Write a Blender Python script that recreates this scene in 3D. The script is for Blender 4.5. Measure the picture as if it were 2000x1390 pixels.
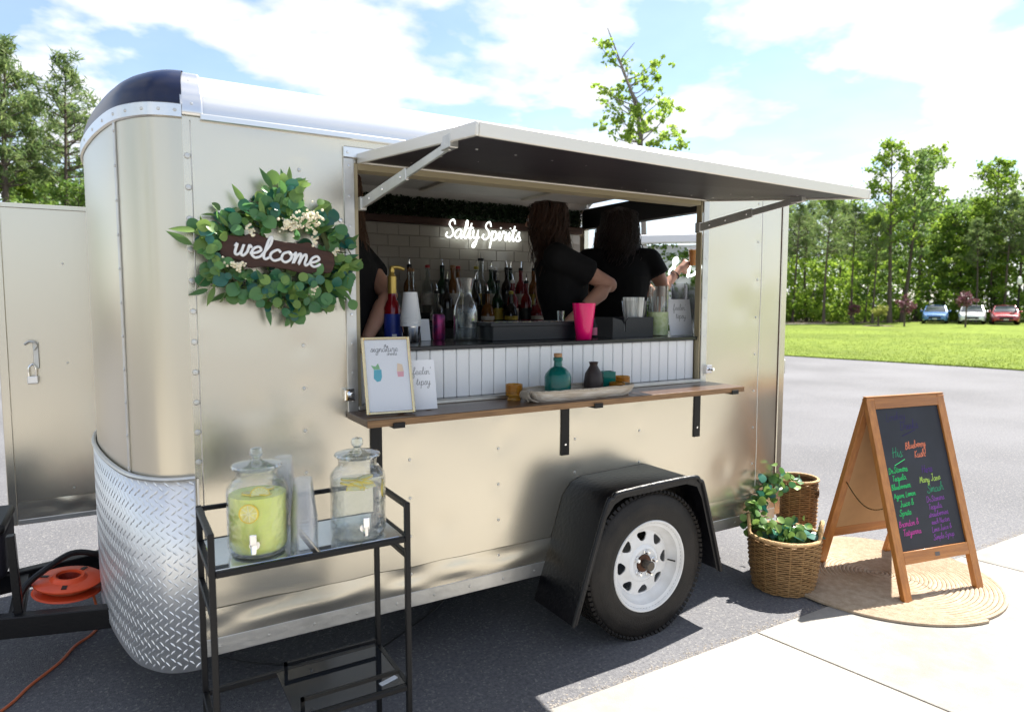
import bpy, bmesh, math, random
import numpy as np
from mathutils import Vector, Matrix, Euler, noise
random.seed(7); NR = np.random.default_rng(11)
for o in list(bpy.data.objects): bpy.data.objects.remove(o)
SC = bpy.context.scene
COL = SC.collection
PI = math.pi

# ------------------------------------------------------------------ camera
cam_d = bpy.data.cameras.new('camera'); cam = bpy.data.objects.new('camera', cam_d); COL.objects.link(cam)
cam_d.sensor_width = 36.0; cam_d.lens = 23.58; cam_d.clip_start = 0.05; cam_d.clip_end = 2000
AX = Vector((0.85992962, -0.04039416, 0.50881171)); AY = Vector((-0.51041262, -0.06805502, 0.85723245)); AZ = Vector((0, -0.99686349, -0.07914022))
CAM = Vector((-0.22, -2.5, 1.525))
cam.matrix_world = Matrix(((AX[0], -AX[1], -AX[2], CAM[0]), (AY[0], -AY[1], -AY[2], CAM[1]), (AZ[0], -AZ[1], -AZ[2], CAM[2]), (0, 0, 0, 1)))
cam_d.dof.use_dof = True; cam_d.dof.focus_distance = 3.0; cam_d.dof.aperture_fstop = 3.2
SC.camera = cam

# ------------------------------------------------------------------ sky, sun, exposure
SUN_EL = math.radians(56.7); SUN_H = Vector((0.983, 0.184, 0)).normalized()
SUNV = Vector((SUN_H.x*math.cos(SUN_EL), SUN_H.y*math.cos(SUN_EL), math.sin(SUN_EL)))
world = bpy.data.worlds.new('World'); SC.world = world; world.use_nodes = True
nt = world.node_tree; nt.nodes.clear()
def N(t, **kw):
    n = nt.nodes.new(t)
    for k, v in kw.items(): setattr(n, k, v)
    return n
L = nt.links.new
out = N('ShaderNodeOutputWorld'); bg = N('ShaderNodeBackground'); L(bg.outputs[0], out.inputs[0])
bg.inputs['Strength'].default_value = 0.074
sky = N('ShaderNodeTexSky', sky_type='NISHITA', sun_disc=False)
sky.sun_elevation = SUN_EL; sky.sun_rotation = math.atan2(SUN_H.x, SUN_H.y); sky.air_density = 1.0; sky.dust_density = 0.4; sky.ozone_density = 2.4
tc = N('ShaderNodeTexCoord'); sep = N('ShaderNodeSeparateXYZ'); L(tc.outputs['Generated'], sep.inputs[0])
zc = N('ShaderNodeMath', operation='MAXIMUM'); L(sep.outputs[2], zc.inputs[0]); zc.inputs[1].default_value = 0.0
za = N('ShaderNodeMath', operation='ADD'); L(zc.outputs[0], za.inputs[0]); za.inputs[1].default_value = 0.16
dx = N('ShaderNodeMath', operation='DIVIDE'); L(sep.outputs[0], dx.inputs[0]); L(za.outputs[0], dx.inputs[1])
dy = N('ShaderNodeMath', operation='DIVIDE'); L(sep.outputs[1], dy.inputs[0]); L(za.outputs[0], dy.inputs[1])
cmb = N('ShaderNodeCombineXYZ'); L(dx.outputs[0], cmb.inputs[0]); L(dy.outputs[0], cmb.inputs[1])
mp = N('ShaderNodeMapping'); L(cmb.outputs[0], mp.inputs[0]); mp.inputs['Location'].default_value = (9.1, 8.8, 7.7)
cn = N('ShaderNodeTexNoise'); L(mp.outputs[0], cn.inputs['Vector'])
cn.inputs['Scale'].default_value = 2.3; cn.inputs['Detail'].default_value = 6; cn.inputs['Roughness'].default_value = 0.52; cn.inputs['Distortion'].default_value = 0.1
cr = N('ShaderNodeValToRGB'); L(cn.outputs[0], cr.inputs[0]); cr.color_ramp.elements[0].position = 0.45; cr.color_ramp.elements[1].position = 0.55
cr.color_ramp.elements[0].color = (0, 0, 0, 1); cr.color_ramp.elements[1].color = (1, 1, 1, 1)
hz = N('ShaderNodeMapRange'); L(sep.outputs[2], hz.inputs[0]); hz.inputs[1].default_value = 0.0; hz.inputs[2].default_value = 0.30; hz.inputs[3].default_value = 0.50; hz.inputs[4].default_value = 0.12
mxf = N('ShaderNodeMath', operation='MAXIMUM'); L(cr.outputs[0], mxf.inputs[0]); L(hz.outputs[0], mxf.inputs[1])
mfac = N('ShaderNodeMath', operation='MULTIPLY'); L(mxf.outputs[0], mfac.inputs[0]); mfac.inputs[1].default_value = 0.93
mx = N('ShaderNodeMixRGB'); L(mfac.outputs[0], mx.inputs[0]); L(sky.outputs[0], mx.inputs[1]); 
cn2 = N('ShaderNodeTexNoise'); L(mp.outputs[0], cn2.inputs['Vector']); cn2.inputs['Scale'].default_value = 4.5; cn2.inputs['Detail'].default_value = 4
cr2 = N('ShaderNodeValToRGB'); L(cn2.outputs[0], cr2.inputs[0]); cr2.color_ramp.elements[0].position = 0.35; cr2.color_ramp.elements[1].position = 0.6
cr2.color_ramp.elements[0].color = (4.3, 4.4, 4.6, 1); cr2.color_ramp.elements[1].color = (5.8, 5.8, 5.8, 1); L(cr2.outputs[0], mx.inputs[2])
L(mx.outputs[0], bg.inputs[0])
sun_d = bpy.data.lights.new('sun', 'SUN'); sun_d.energy = 4.2; sun_d.angle = math.radians(0.5); sun_d.color = (1.0, 0.95, 0.87)
sun = bpy.data.objects.new('sun', sun_d); COL.objects.link(sun); sun.rotation_euler = SUNV.to_track_quat('Z', 'Y').to_euler(); sun.location = (20, 5, 30)
SC.view_settings.view_transform = 'Standard'; SC.view_settings.look = 'None'; SC.view_settings.gamma = 1.0; SC.view_settings.use_curve_mapping = False
SC.view_settings.exposure = 1.70
SC.cycles.max_bounces = 7; SC.cycles.transparent_max_bounces = 24; SC.cycles.transmission_bounces = 12; SC.cycles.caustics_reflective = False; SC.cycles.caustics_refractive = False

# ------------------------------------------------------------------ mesh helpers
class MB:
    def __init__(s): s.v = []; s.f = []
    def add(s, vs, fs):
        b = len(s.v); s.v += [tuple(v) for v in vs]; s.f += [tuple(b+i for i in f) for f in fs]; return s
    def box(s, x0, x1, y0, y1, z0, z1, M=None, ch=0.0):
        if ch > 0:
            vs = []
            for sx, X in ((1, x0), (-1, x1)):
                for sy, Y in ((1, y0), (-1, y1)):
                    for sz, Z in ((1, z0), (-1, z1)):
                        vs += [(X, Y+sy*ch, Z+sz*ch), (X+sx*ch, Y, Z+sz*ch), (X+sx*ch, Y+sy*ch, Z)]
            bm = bmesh.new(); 
            for v in vs: bm.verts.new(v)
            bmesh.ops.convex_hull(bm, input=bm.verts); bmesh.ops.dissolve_limit(bm, angle_limit=0.01, verts=bm.verts, edges=bm.edges)
            bm.verts.ensure_lookup_table(); bm.verts.index_update()
            V = [v.co.copy() for v in bm.verts]; F = [[v.index for v in f.verts] for f in bm.faces]; bm.free()
        else:
            V = [Vector(p) for p in ((x0,y0,z0),(x1,y0,z0),(x1,y1,z0),(x0,y1,z0),(x0,y0,z1),(x1,y0,z1),(x1,y1,z1),(x0,y1,z1))]
            F = [(0,3,2,1),(4,5,6,7),(0,1,5,4),(1,2,6,5),(2,3,7,6),(3,0,4,7)]
        if M is not None: V = [M @ v for v in V]
        return s.add(V, F)
    def bar(s, a, b, w, h=None, up=(0, 0, 1), ch=0.0):
        a = Vector(a); b = Vector(b); d = b-a; l = d.length; z = d.normalized(); u = Vector(up)
        if abs(z.dot(u)) > 0.98: u = Vector((0, 1, 0))
        x = u.cross(z).normalized(); y = z.cross(x); h = h or w
        M = Matrix(((x.x, y.x, z.x, a.x), (x.y, y.y, z.y, a.y), (x.z, y.z, z.z, a.z), (0, 0, 0, 1)))
        return s.box(-w/2, w/2, -h/2, h/2, 0, l, M, ch)
    def tube(s, pts, r, n=8, closed=False, cap=True, flat=1.0):
        pts = [Vector(p) for p in pts]; m = len(pts)
        rs = r if isinstance(r, (list, tuple)) else [r]*m
        vs = []; px = None
        for i, p in enumerate(pts):
            if closed: d = pts[(i+1) % m]-pts[i-1]
            else: d = pts[min(i+1, m-1)]-pts[max(i-1, 0)]
            if d.length < 1e-9: d = Vector((0, 0, 1))
            d.normalize()
            if px is None:
                a = Vector((0, 0, 1)) if abs(d.z) < 0.9 else Vector((1, 0, 0)); x = a.cross(d).normalized()
            else:
                x = px-d*px.dot(d)
                x = x.normalized() if x.length > 1e-6 else d.orthogonal().normalized()
            px = x; y = d.cross(x)
            for k in range(n):
                t = 2*PI*k/n; vs.append(p+(x*math.cos(t)+y*math.sin(t)*flat)*rs[i])
        fs = []
        for i in range(m if closed else m-1):
            j = (i+1) % m
            for k in range(n): k2 = (k+1) % n; fs.append((i*n+k, i*n+k2, j*n+k2, j*n+k))
        if cap and not closed: fs.append(tuple(range(n-1, -1, -1))); fs.append(tuple((m-1)*n+k for k in range(n)))
        return s.add(vs, fs)
    def lathe(s, prof, n=24, M=None, a0=0.0, a1=2*PI, ph=0.0):
        full = abs(a1-a0-2*PI) < 1e-6; vs = []; cols = n if full else n+1; idx = []
        for (r, z) in prof:
            if r < 1e-6: idx.append([len(vs)]*cols); vs.append(Vector((0, 0, z)))
            else:
                row = []
                for k in range(cols):
                    t = a0+(a1-a0)*k/n+ph; row.append(len(vs)); vs.append(Vector((r*math.cos(t), r*math.sin(t), z)))
                idx.append(row)
        fs = []
        for i in range(len(prof)-1):
            for k in range(n):
                k2 = (k+1) % cols
                q = [idx[i][k], idx[i][k2], idx[i+1][k2], idx[i+1][k]]; q2 = []
                for a in q:
                    if a not in q2: q2.append(a)
                if len(q2) >= 3: fs.append(tuple(q2))
        if M is not None: vs = [M @ v for v in vs]
        return s.add(vs, fs)
    def prism(s, poly, y0, y1, M=None):   # polygon in (x,z), extruded along y
        n = len(poly); vs = [Vector((x, y0, z)) for x, z in poly]+[Vector((x, y1, z)) for x, z in poly]
        fs = [tuple(range(n)), tuple(range(2*n-1, n-1, -1))]+[(i, (i+1) % n+0, (i+1) % n+n, i+n) for i in range(n)]
        fs = [tuple(reversed(f)) if False else f for f in fs]
        if M is not None: vs = [M @ v for v in vs]
        return s.add(vs, fs)
    def sphere(s, c, r, nu=12, nv=8, M=None):
        rx, ry, rz = r if isinstance(r, (list, tuple)) else (r, r, r)
        pr = [(math.sin(PI*i/nv), -math.cos(PI*i/nv)) for i in range(nv+1)]
        T = Matrix.Translation(c) @ Matrix.Diagonal((rx, ry, rz, 1))
        return s.lathe(pr, nu, (M @ T) if M is not None else T)
    def sheet(s, rows):                   # rows of points -> quads
        m = len(rows[0]); vs = [p for r in rows for p in r]
        return s.add(vs, [(i*m+k, i*m+k+1, (i+1)*m+k+1, (i+1)*m+k) for i in range(len(rows)-1) for k in range(m-1)])
    def mesh(s, name, smooth=35):
        me = bpy.data.meshes.new(name); me.from_pydata(s.v, [], s.f); me.validate(clean_customdata=False)
        bm = bmesh.new(); bm.from_mesh(me); bmesh.ops.recalc_face_normals(bm, faces=bm.faces); bm.to_mesh(me); bm.free()
        if smooth:
            me.polygons.foreach_set('use_smooth', [True]*len(me.polygons)); me.set_sharp_from_angle(angle=math.radians(smooth))
        return me
def np_mesh(name, V, F, smooth=False):    # numpy verts (n,3) and faces (m,k)
    me = bpy.data.meshes.new(name); V = np.asarray(V, dtype=np.float32); F = np.asarray(F, dtype=np.int32); k = F.shape[1]
    me.vertices.add(len(V)); me.vertices.foreach_set('co', V.ravel())
    me.loops.add(F.size); me.loops.foreach_set('vertex_index', F.ravel())
    me.polygons.add(len(F)); me.polygons.foreach_set('loop_start', np.arange(0, F.size, k, dtype=np.int32))
    try: me.polygons.foreach_set('loop_total', np.full(len(F), k, dtype=np.int32))
    except Exception: pass
    me.update(calc_edges=True)
    if smooth: me.polygons.foreach_set('use_smooth', [True]*len(F))
    return me
def obj(name, me, m, parent=None, loc=None, rot=None, scale=None):
    if isinstance(me, MB): me = me.mesh(name)
    if m is not None and len(me.materials) == 0: me.materials.append(m)
    o = bpy.data.objects.new(name, me); COL.objects.link(o)
    if parent is not None: o.parent = parent
    if loc is not None: o.location = loc
    if rot is not None: o.rotation_euler = rot
    if scale is not None: o.scale = scale if isinstance(scale, (tuple, list)) else (scale,)*3
    return o
def tag(o, label, cat, group=None, kind=None):
    o['label'] = label; o['category'] = cat
    if group: o['group'] = group
    if kind: o['kind'] = kind
    return o
def thing(name, label, cat, loc=(0, 0, 0), rz=0.0, group=None):
    o = bpy.data.objects.new(name, None); COL.objects.link(o); o.location = loc; o.rotation_euler = (0, 0, rz); o.empty_display_size = 0.1
    return tag(o, label, cat, group)
def stuff(o): o['kind'] = 'stuff'; return o
def struct(o): o['kind'] = 'structure'; return o
def wpart(name, mb, m, parent, root):     # mesh given in world coordinates, under an unrotated root
    L0 = root.location
    mb.v = [(v[0]-L0[0], v[1]-L0[1], v[2]-L0[2]) for v in mb.v]
    return obj(name, mb, m, parent)
def solid(o, t, off=0.0):
    md = o.modifiers.new('solid', 'SOLIDIFY'); md.thickness = t; md.offset = off; return o
def bevel(o, w, n=2):
    md = o.modifiers.new('bevel', 'BEVEL'); md.width = w; md.segments = n; md.limit_method = 'ANGLE'; md.angle_limit = math.radians(40); return o
def crom(pts, k=5, closed=False):
    P = [Vector(p) for p in pts]; n = len(P); outp = []
    rng = range(n) if closed else range(n-1)
    for i in rng:
        p0 = P[(i-1) % n] if (closed or i > 0) else P[0]*2-P[1]
        p1 = P[i]; p2 = P[(i+1) % n]; p3 = P[(i+2) % n] if (closed or i+2 < n) else P[-1]*2-P[-2]
        for j in range(k):
            t = j/k
            outp.append(0.5*((2*p1)+(p2-p0)*t+(2*p0-5*p1+4*p2-p3)*t*t+(3*p1-p0-3*p2+p3)*t**3))
    if not closed: outp.append(P[-1])
    return outp

# ------------------------------------------------------------------ materials
MATS = {}
def mat(name, col=(.5, .5, .5), rough=.5, metal=0., spec=.5, trans=0., ior=1.45, var=0., vscale=8., bump=0., bscale=60., bdet=4, emit=None, estr=0., coat=0., alpha=1., col2=None, stretch=None, sss=0., rvar=0., bdist=0.02, tex='noise'):
    m = bpy.data.materials.new(name); m.use_nodes = True; t = m.node_tree; b = t.nodes['Principled BSDF']
    b.inputs['Base Color'].default_value = (*col, 1); b.inputs['Roughness'].default_value = rough; b.inputs['Metallic'].default_value = metal
    b.inputs['Specular IOR Level'].default_value = spec; b.inputs['Transmission Weight'].default_value = trans; b.inputs['IOR'].default_value = ior
    b.inputs['Coat Weight'].default_value = coat; b.inputs['Coat Roughness'].default_value = 0.08; b.inputs['Alpha'].default_value = alpha
    if sss: b.inputs['Subsurface Weight'].default_value = sss; b.inputs['Subsurface Radius'].default_value = (.02, .012, .008)
    if emit: b.inputs['Emission Color'].default_value = (*emit, 1); b.inputs['Emission Strength'].default_value = estr
    if var or bump or col2 or rvar:
        c = t.nodes.new('ShaderNodeTexCoord'); mpn = t.nodes.new('ShaderNodeMapping'); t.links.new(c.outputs['Object'], mpn.inputs[0])
        if stretch: mpn.inputs['Scale'].default_value = stretch
    if var or col2:
        n = t.nodes.new('ShaderNodeTexNoise'); n.inputs['Scale'].default_value = vscale; n.inputs['Detail'].default_value = 6; n.inputs['Roughness'].default_value = .6
        t.links.new(mpn.outputs[0], n.inputs['Vector'])
        r = t.nodes.new('ShaderNodeValToRGB'); r.color_ramp.elements[0].position = .3; r.color_ramp.elements[1].position = .7
        a = tuple(max(0, x*(1-var)) for x in col); e = col2 or tuple(min(1, x*(1+var)) for x in col)
        r.color_ramp.elements[0].color = (*a, 1); r.color_ramp.elements[1].color = (*e, 1)
        t.links.new(n.outputs[0], r.inputs[0]); t.links.new(r.outputs[0], b.inputs['Base Color'])
    if rvar:
        n = t.nodes.new('ShaderNodeTexNoise'); n.inputs['Scale'].default_value = vscale*1.7; n.inputs['Detail'].default_value = 5
        t.links.new(mpn.outputs[0], n.inputs['Vector'])
        r = t.nodes.new('ShaderNodeMapRange'); r.inputs[3].default_value = max(0, rough-rvar); r.inputs[4].default_value = min(1, rough+rvar)
        t.links.new(n.outputs[0], r.inputs[0]); t.links.new(r.outputs[0], b.inputs['Roughness'])
    if bump:
        if tex == 'voronoi':
            n = t.nodes.new('ShaderNodeTexVoronoi'); n.inputs['Scale'].default_value = bscale
        else:
            n = t.nodes.new('ShaderNodeTexNoise'); n.inputs['Scale'].default_value = bscale; n.inputs['Detail'].default_value = bdet
        t.links.new(mpn.outputs[0], n.inputs['Vector'])
        bp = t.nodes.new('ShaderNodeBump'); bp.inputs['Strength'].default_value = bump; bp.inputs['Distance'].default_value = bdist
        t.links.new(n.outputs[0], bp.inputs['Height']); t.links.new(bp.outputs[0], b.inputs['Normal'])
    m.diffuse_color = (*col, 1); MATS[name] = m; return m
def leaf_mat(name, col, col2, tr=.45, rough=.5, spec=.4):
    m = bpy.data.materials.new(name); m.use_nodes = True; t = m.node_tree; b = t.nodes['Principled BSDF']; o = t.nodes['Material Output']
    oi = t.nodes.new('ShaderNodeObjectInfo'); g = t.nodes.new('ShaderNodeNewGeometry'); ad = t.nodes.new('ShaderNodeMath'); ad.operation = 'ADD'
    t.links.new(oi.outputs['Random'], ad.inputs[0]); t.links.new(g.outputs['Random Per Island'], ad.inputs[1])
    fr = t.nodes.new('ShaderNodeMath'); fr.operation = 'FRACT'; t.links.new(ad.outputs[0], fr.inputs[0])
    mxn = t.nodes.new('ShaderNodeMixRGB'); mxn.inputs[1].default_value = (*col, 1); mxn.inputs[2].default_value = (*col2, 1); t.links.new(fr.outputs[0], mxn.inputs[0])
    t.links.new(mxn.outputs[0], b.inputs['Base Color']); b.inputs['Roughness'].default_value = rough; b.inputs['Specular IOR Level'].default_value = spec
    tl = t.nodes.new('ShaderNodeBsdfTranslucent'); t.links.new(mxn.outputs[0], tl.inputs[0])
    ms = t.nodes.new('ShaderNodeMixShader'); ms.inputs[0].default_value = tr
    t.links.new(b.outputs[0], ms.inputs[1]); t.links.new(tl.outputs[0], ms.inputs[2]); t.links.new(ms.outputs[0], o.inputs[0])
    MATS[name] = m; return m
def glassy(name, col=(1, 1, 1), gloss=.18, rough=.05, opac=.0, bump=0., bscale=60):     # thin clear plastic / glass wall: see-through with a fresnel sheen
    m = bpy.data.materials.new(name); m.use_nodes = True; t = m.node_tree; t.nodes.clear()
    o = t.nodes.new('ShaderNodeOutputMaterial'); tr = t.nodes.new('ShaderNodeBsdfTransparent'); tr.inputs[0].default_value = (*col, 1)
    gl = t.nodes.new('ShaderNodeBsdfGlossy'); gl.inputs['Roughness'].default_value = rough
    lw = t.nodes.new('ShaderNodeLayerWeight'); lw.inputs[0].default_value = gloss
    ms = t.nodes.new('ShaderNodeMixShader'); t.links.new(lw.outputs['Facing'], ms.inputs[0]); t.links.new(tr.outputs[0], ms.inputs[1]); t.links.new(gl.outputs[0], ms.inputs[2])
    df = t.nodes.new('ShaderNodeBsdfDiffuse'); df.inputs[0].default_value = (.8, .82, .84, 1)
    m2 = t.nodes.new('ShaderNodeMixShader'); m2.inputs[0].default_value = opac; t.links.new(ms.outputs[0], m2.inputs[1]); t.links.new(df.outputs[0], m2.inputs[2])
    if bump:
        c = t.nodes.new('ShaderNodeTexCoord'); v = t.nodes.new('ShaderNodeTexVoronoi'); v.inputs['Scale'].default_value = bscale; t.links.new(c.outputs['Object'], v.inputs['Vector'])
        bp = t.nodes.new('ShaderNodeBump'); bp.inputs['Strength'].default_value = bump; bp.inputs['Distance'].default_value = .004; t.links.new(v.outputs['Distance'], bp.inputs['Height'])
        t.links.new(bp.outputs[0], gl.inputs['Normal']); t.links.new(bp.outputs[0], lw.inputs['Normal']); t.links.new(bp.outputs[0], df.inputs['Normal'])
    t.links.new(m2.outputs[0], o.inputs[0]); MATS[name] = m; return m

champ = mat('champagne_metal', (.68, .633, .53), .27, .90, .5)
nose_m = mat('polished_champagne', (.63, .58, .475), .31, 1.0, .5)
alu = mat('aluminium', (.75, .75, .75), .28, 1.0, bump=.01, bscale=12)
alu_dull = mat('dull_aluminium', (.62, .61, .58), .42, .9, bump=.1, bscale=30, var=.1)
white_alu = mat('white_roof_metal', (.80, .80, .80), .25, .6, coat=.2)
navy = mat('navy_plastic', (.006, .012, .045), .30, 0, .5)
diamond = mat('diamond_plate', (.80, .81, .82), .42, .8, bump=.0)
black_st = mat('black_steel', (.005, .005, .006), .38, .0, .35, bump=.08, bscale=120)
black_pl = mat('black_plastic', (.007, .007, .008), .45, 0, .4, bump=.05, bscale=200)
fender_m = mat('black_fender_steel', (.0035, .0035, .005), .36, 0, .4, bump=.12, bscale=60)
rubber = mat('tyre_rubber', (.006, .0055, .0055), .55, 0, .35, bump=.15, bscale=150, col2=(.022, .018, .015), vscale=7)
white_pt = mat('white_paint', (.78, .78, .78), .35, 0, .5, bump=.03, bscale=60)
bead_m = mat('beadboard_paint', (.84, .85, .86), .4, 0, .5, bump=.04, bscale=80)
steel = mat('stainless_steel', (.72, .72, .72), .12, 1.0)
chrome = mat('chrome', (.85, .85, .85), .06, 1.0)
wood_dk = mat('dark_stained_wood', (.055, .028, .016), .32, 0, .5, col2=(.13, .065, .033), vscale=5, stretch=(1.2, 14, 14), bump=.15, bscale=12, coat=.25)
wood_edge = mat('raw_wood_edge', (.30, .17, .075), .6, 0, col2=(.17, .09, .04), vscale=6, stretch=(1.5, 10, 18), bump=.2, bscale=20)
wood_or = mat('orange_pine', (.46, .19, .042), .42, 0, .5, col2=(.30, .11, .024), vscale=3.2, stretch=(16, 16, 1.1), bump=.12, bscale=14, coat=.15)
wood_orh = mat('orange_pine_cross', (.44, .18, .042), .42, 0, .5, col2=(.27, .10, .024), vscale=3.2, stretch=(1.1, 16, 16), bump=.12, bscale=14, coat=.15)
brown_bd = mat('walnut_board', (.065, .026, .016), .5, 0, .4, col2=(.035, .014, .009), vscale=4, stretch=(2, 10, 18), bump=.2, bscale=15)
paper = mat('white_paper', (.80, .81, .84), .6, 0, .3)
# ------------------------------------------------------------------ ground
def ground_mat(name, c1, c2, sc, rough, bump, bs, c3=None, spec=.4, big=.4, bdist=.01):
    m = bpy.data.materials.new(name); m.use_nodes = True; t = m.node_tree; b = t.nodes['Principled BSDF']
    g = t.nodes.new('ShaderNodeTexCoord')
    n1 = t.nodes.new('ShaderNodeTexNoise'); n1.inputs['Scale'].default_value = sc; n1.inputs['Detail'].default_value = 8; n1.inputs['Roughness'].default_value = .7; t.links.new(g.outputs['Object'], n1.inputs[0])
    n2 = t.nodes.new('ShaderNodeTexNoise'); n2.inputs['Scale'].default_value = big; n2.inputs['Detail'].default_value = 6; t.links.new(g.outputs['Object'], n2.inputs[0])
    r1 = t.nodes.new('ShaderNodeValToRGB'); r1.color_ramp.elements[0].position = .35; r1.color_ramp.elements[1].position = .65
    r1.color_ramp.elements[0].color = (*c1, 1); r1.color_ramp.elements[1].color = (*c2, 1); t.links.new(n1.outputs[0], r1.inputs[0])
    mr = t.nodes.new('ShaderNodeMapRange'); mr.inputs[1].default_value = .3; mr.inputs[2].default_value = .7; mr.inputs[3].default_value = .74; mr.inputs[4].default_value = 1.2; t.links.new(n2.outputs[0], mr.inputs[0])
    mm = t.nodes.new('ShaderNodeMixRGB'); mm.blend_type = 'MULTIPLY'; mm.inputs[0].default_value = 1; t.links.new(r1.outputs[0], mm.inputs[1]); t.links.new(mr.outputs[0], mm.inputs[2])
    last = mm
    if c3:
        v = t.nodes.new('ShaderNodeTexVoronoi'); v.inputs['Scale'].default_value = bs*.8; t.links.new(g.outputs['Object'], v.inputs[0])
        r3 = t.nodes.new('ShaderNodeValToRGB'); r3.color_ramp.elements[0].position = .78; r3.color_ramp.elements[1].position = .86; t.links.new(v.outputs['Color'], r3.inputs[0])
        m3 = t.nodes.new('ShaderNodeMixRGB'); m3.inputs[2].default_value = (*c3, 1); t.links.new(r3.outputs[0], m3.inputs[0]); t.links.new(mm.outputs[0], m3.inputs[1]); last = m3
    t.links.new(last.outputs[0], b.inputs['Base Color']); b.inputs['Roughness'].default_value = rough; b.inputs['Specular IOR Level'].default_value = spec
    n3 = t.nodes.new('ShaderNodeTexNoise'); n3.inputs['Scale'].default_value = bs; n3.inputs['Detail'].default_value = 5; t.links.new(g.outputs['Object'], n3.inputs[0])
    bp = t.nodes.new('ShaderNodeBump'); bp.inputs['Strength'].default_value = bump; bp.inputs['Distance'].default_value = bdist; t.links.new(n3.outputs[0], bp.inputs['Height']); t.links.new(bp.outputs[0], b.inputs['Normal'])
    MATS[name] = m; return m
asphalt_m = ground_mat('asphalt', (.092, .093, .102), (.172, .171, .180), 60, .8, .55, 160, c3=(.21, .205, .20), spec=.25)
concrete_m = ground_mat('concrete', (.275, .262, .238), (.335, .32, .295), 9, .85, .25, 220, spec=.25, big=.6)
soil_m = ground_mat('woodland_soil', (.06, .045, .028), (.11, .085, .05), 4, .95, .5, 12)
lawn_m = ground_mat('lawn_grass', (.10, .15, .02), (.20, .255, .04), 2.5, .9, .8, 45, spec=.1, big=.15, bdist=.04)
S = 900
struct(obj('ground', MB().add([(-S, -S, 0), (S, -S, 0), (S, S, 0), (-S, S, 0)], [(0, 1, 2, 3)]), asphalt_m))
# lawn beyond the car park
edge = crom([(13.5, 40, .03), (14.6, 22, .03), (15.6, 14.5, .03), (16.35, 10.0, .03), (17.0, 6.6, .03), (17.3, 4.5, .03), (17.4, 0, .03), (17.2, -8, .03), (17.0, -26, .03)], 8)
def lawn_far(p): return (72.0, p.y*1.9 if p.y > 0 else p.y*2.2)
mb = MB(); rows = []
for p in edge:
    q = lawn_far(p); rows.append([(p.x+(q[0]-p.x)*t, p.y+(q[1]-p.y)*t, .03) for t in (0, .1, .3, .6, 1)])
mb.sheet(rows); mb.sheet([[(p.x, p.y, -.02) for p in edge], [tuple(p) for p in edge]])
struct(obj('lawn', mb, lawn_m))
# grass blades along the near lawn edge, thinning inward
n = 36000; t = NR.random(n); k = (t*(len(edge)-2)).astype(int)
E3 = np.array([tuple(p) for p in edge]); bx = E3[k]+(E3[k+1]-E3[k])*NR.random((n, 1)); dd = NR.random(n)**1.4*20-.08
bx[:, 0] += dd; hgt = .015+.03*NR.random(n); ang = NR.random(n)*2*PI; wd = .006+.008*NR.random(n)
lean = (NR.random((n, 2))-.5)*.08
A = bx.copy(); A[:, 0] += np.cos(ang)*wd; A[:, 1] += np.sin(ang)*wd; B = bx.copy(); B[:, 0] -= np.cos(ang)*wd; B[:, 1] -= np.sin(ang)*wd
Cc = bx.copy(); Cc[:, :2] += lean; Cc[:, 2] += hgt
V = np.stack([A, B, Cc], 1).reshape(-1, 3); F = np.arange(3*n).reshape(-1, 3)
grass_leaf = leaf_mat('grass_blade', (.135, .19, .022), (.22, .285, .04), .35, .6, .2)
tag(stuff(obj('grass', np_mesh('grass', V, F), grass_leaf)), 'short bright green grass along the lawn edge', 'grass')
# woodland floor behind the lawn and beyond the left trees
mb = MB(); mb.add([(36, 34, .045), (40, 29.5, .045), (45.5, 26.4, .045), (53.5, 27, .045), (58.5, 21, .045), (60.5, 8, .045), (60.5, -30, .045), (160, -30, .045), (160, 160, .045), (30, 160, .045)], [tuple(range(10))])
mb.add([(-60, 26, .03), (8, 26, .03), (14, 44, .03), (14, 150, .03), (-60, 150, .03)], [(0, 1, 2, 3, 4)])
mb.add([(-90, -60, .03), (-24, -60, .03), (-24, 25, .03), (-90, 25, .03)], [(0, 1, 2, 3)])
struct(obj('woodland_floor', mb, soil_m))
# pale path at the foot of the wood
struct(obj('path', MB().sheet([[(33.5, 29.2, .05), (33.9, 30.3, .05)], [(39.5, 27.2, .05), (39.9, 28.1, .05)], [(44, 26.6, .05), (44, 26.9, .05)]]), concrete_m))
# sidewalk: a bed with single cast slabs on it
walk = struct(obj('pavement', MB().box(-9, 16, -6.2, -.515, -.05, .0015), mat('joint_dirt', (.10, .09, .075), .95, bump=.5, bscale=80)))
SK = (.118/.763)
def slab_mesh(x0, x1, y0, y1):
    s0 = -SK
    def P(x, y, z, ix, iy): return (x+ix+(y+.505)*s0, y+iy, z)
    g = .006; c = .006; h = .007
    vs = []
    for z, d in ((-.03, 0), (h-.003, 0), (h, c)):
        vs += [P(x0+g, y0+g, z, d, d), P(x1-g, y0+g, z, -d, d), P(x1-g, y1-g if y1 < -.6 else y1, z, -d, -d), P(x0+g, y1-g if y1 < -.6 else y1, z, d, -d)]
    fs = [(8, 9, 10, 11)]
    for a in (0, 4):
        for i in range(4): j = (i+1) % 4; fs.append((a+i, a+j, a+4+j, a+4+i))
    return MB().add(vs, fs)
xs = [2.284+1.83*i for i in range(-6, 8)]
for i in range(len(xs)-1):
    for (y0, y1) in ((-2.35, -.505), (-4.2, -2.35), (-6.1, -4.2)):
        obj('concrete_slab', slab_mesh(xs[i], xs[i+1], y0, y1), concrete_m, walk)
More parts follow.
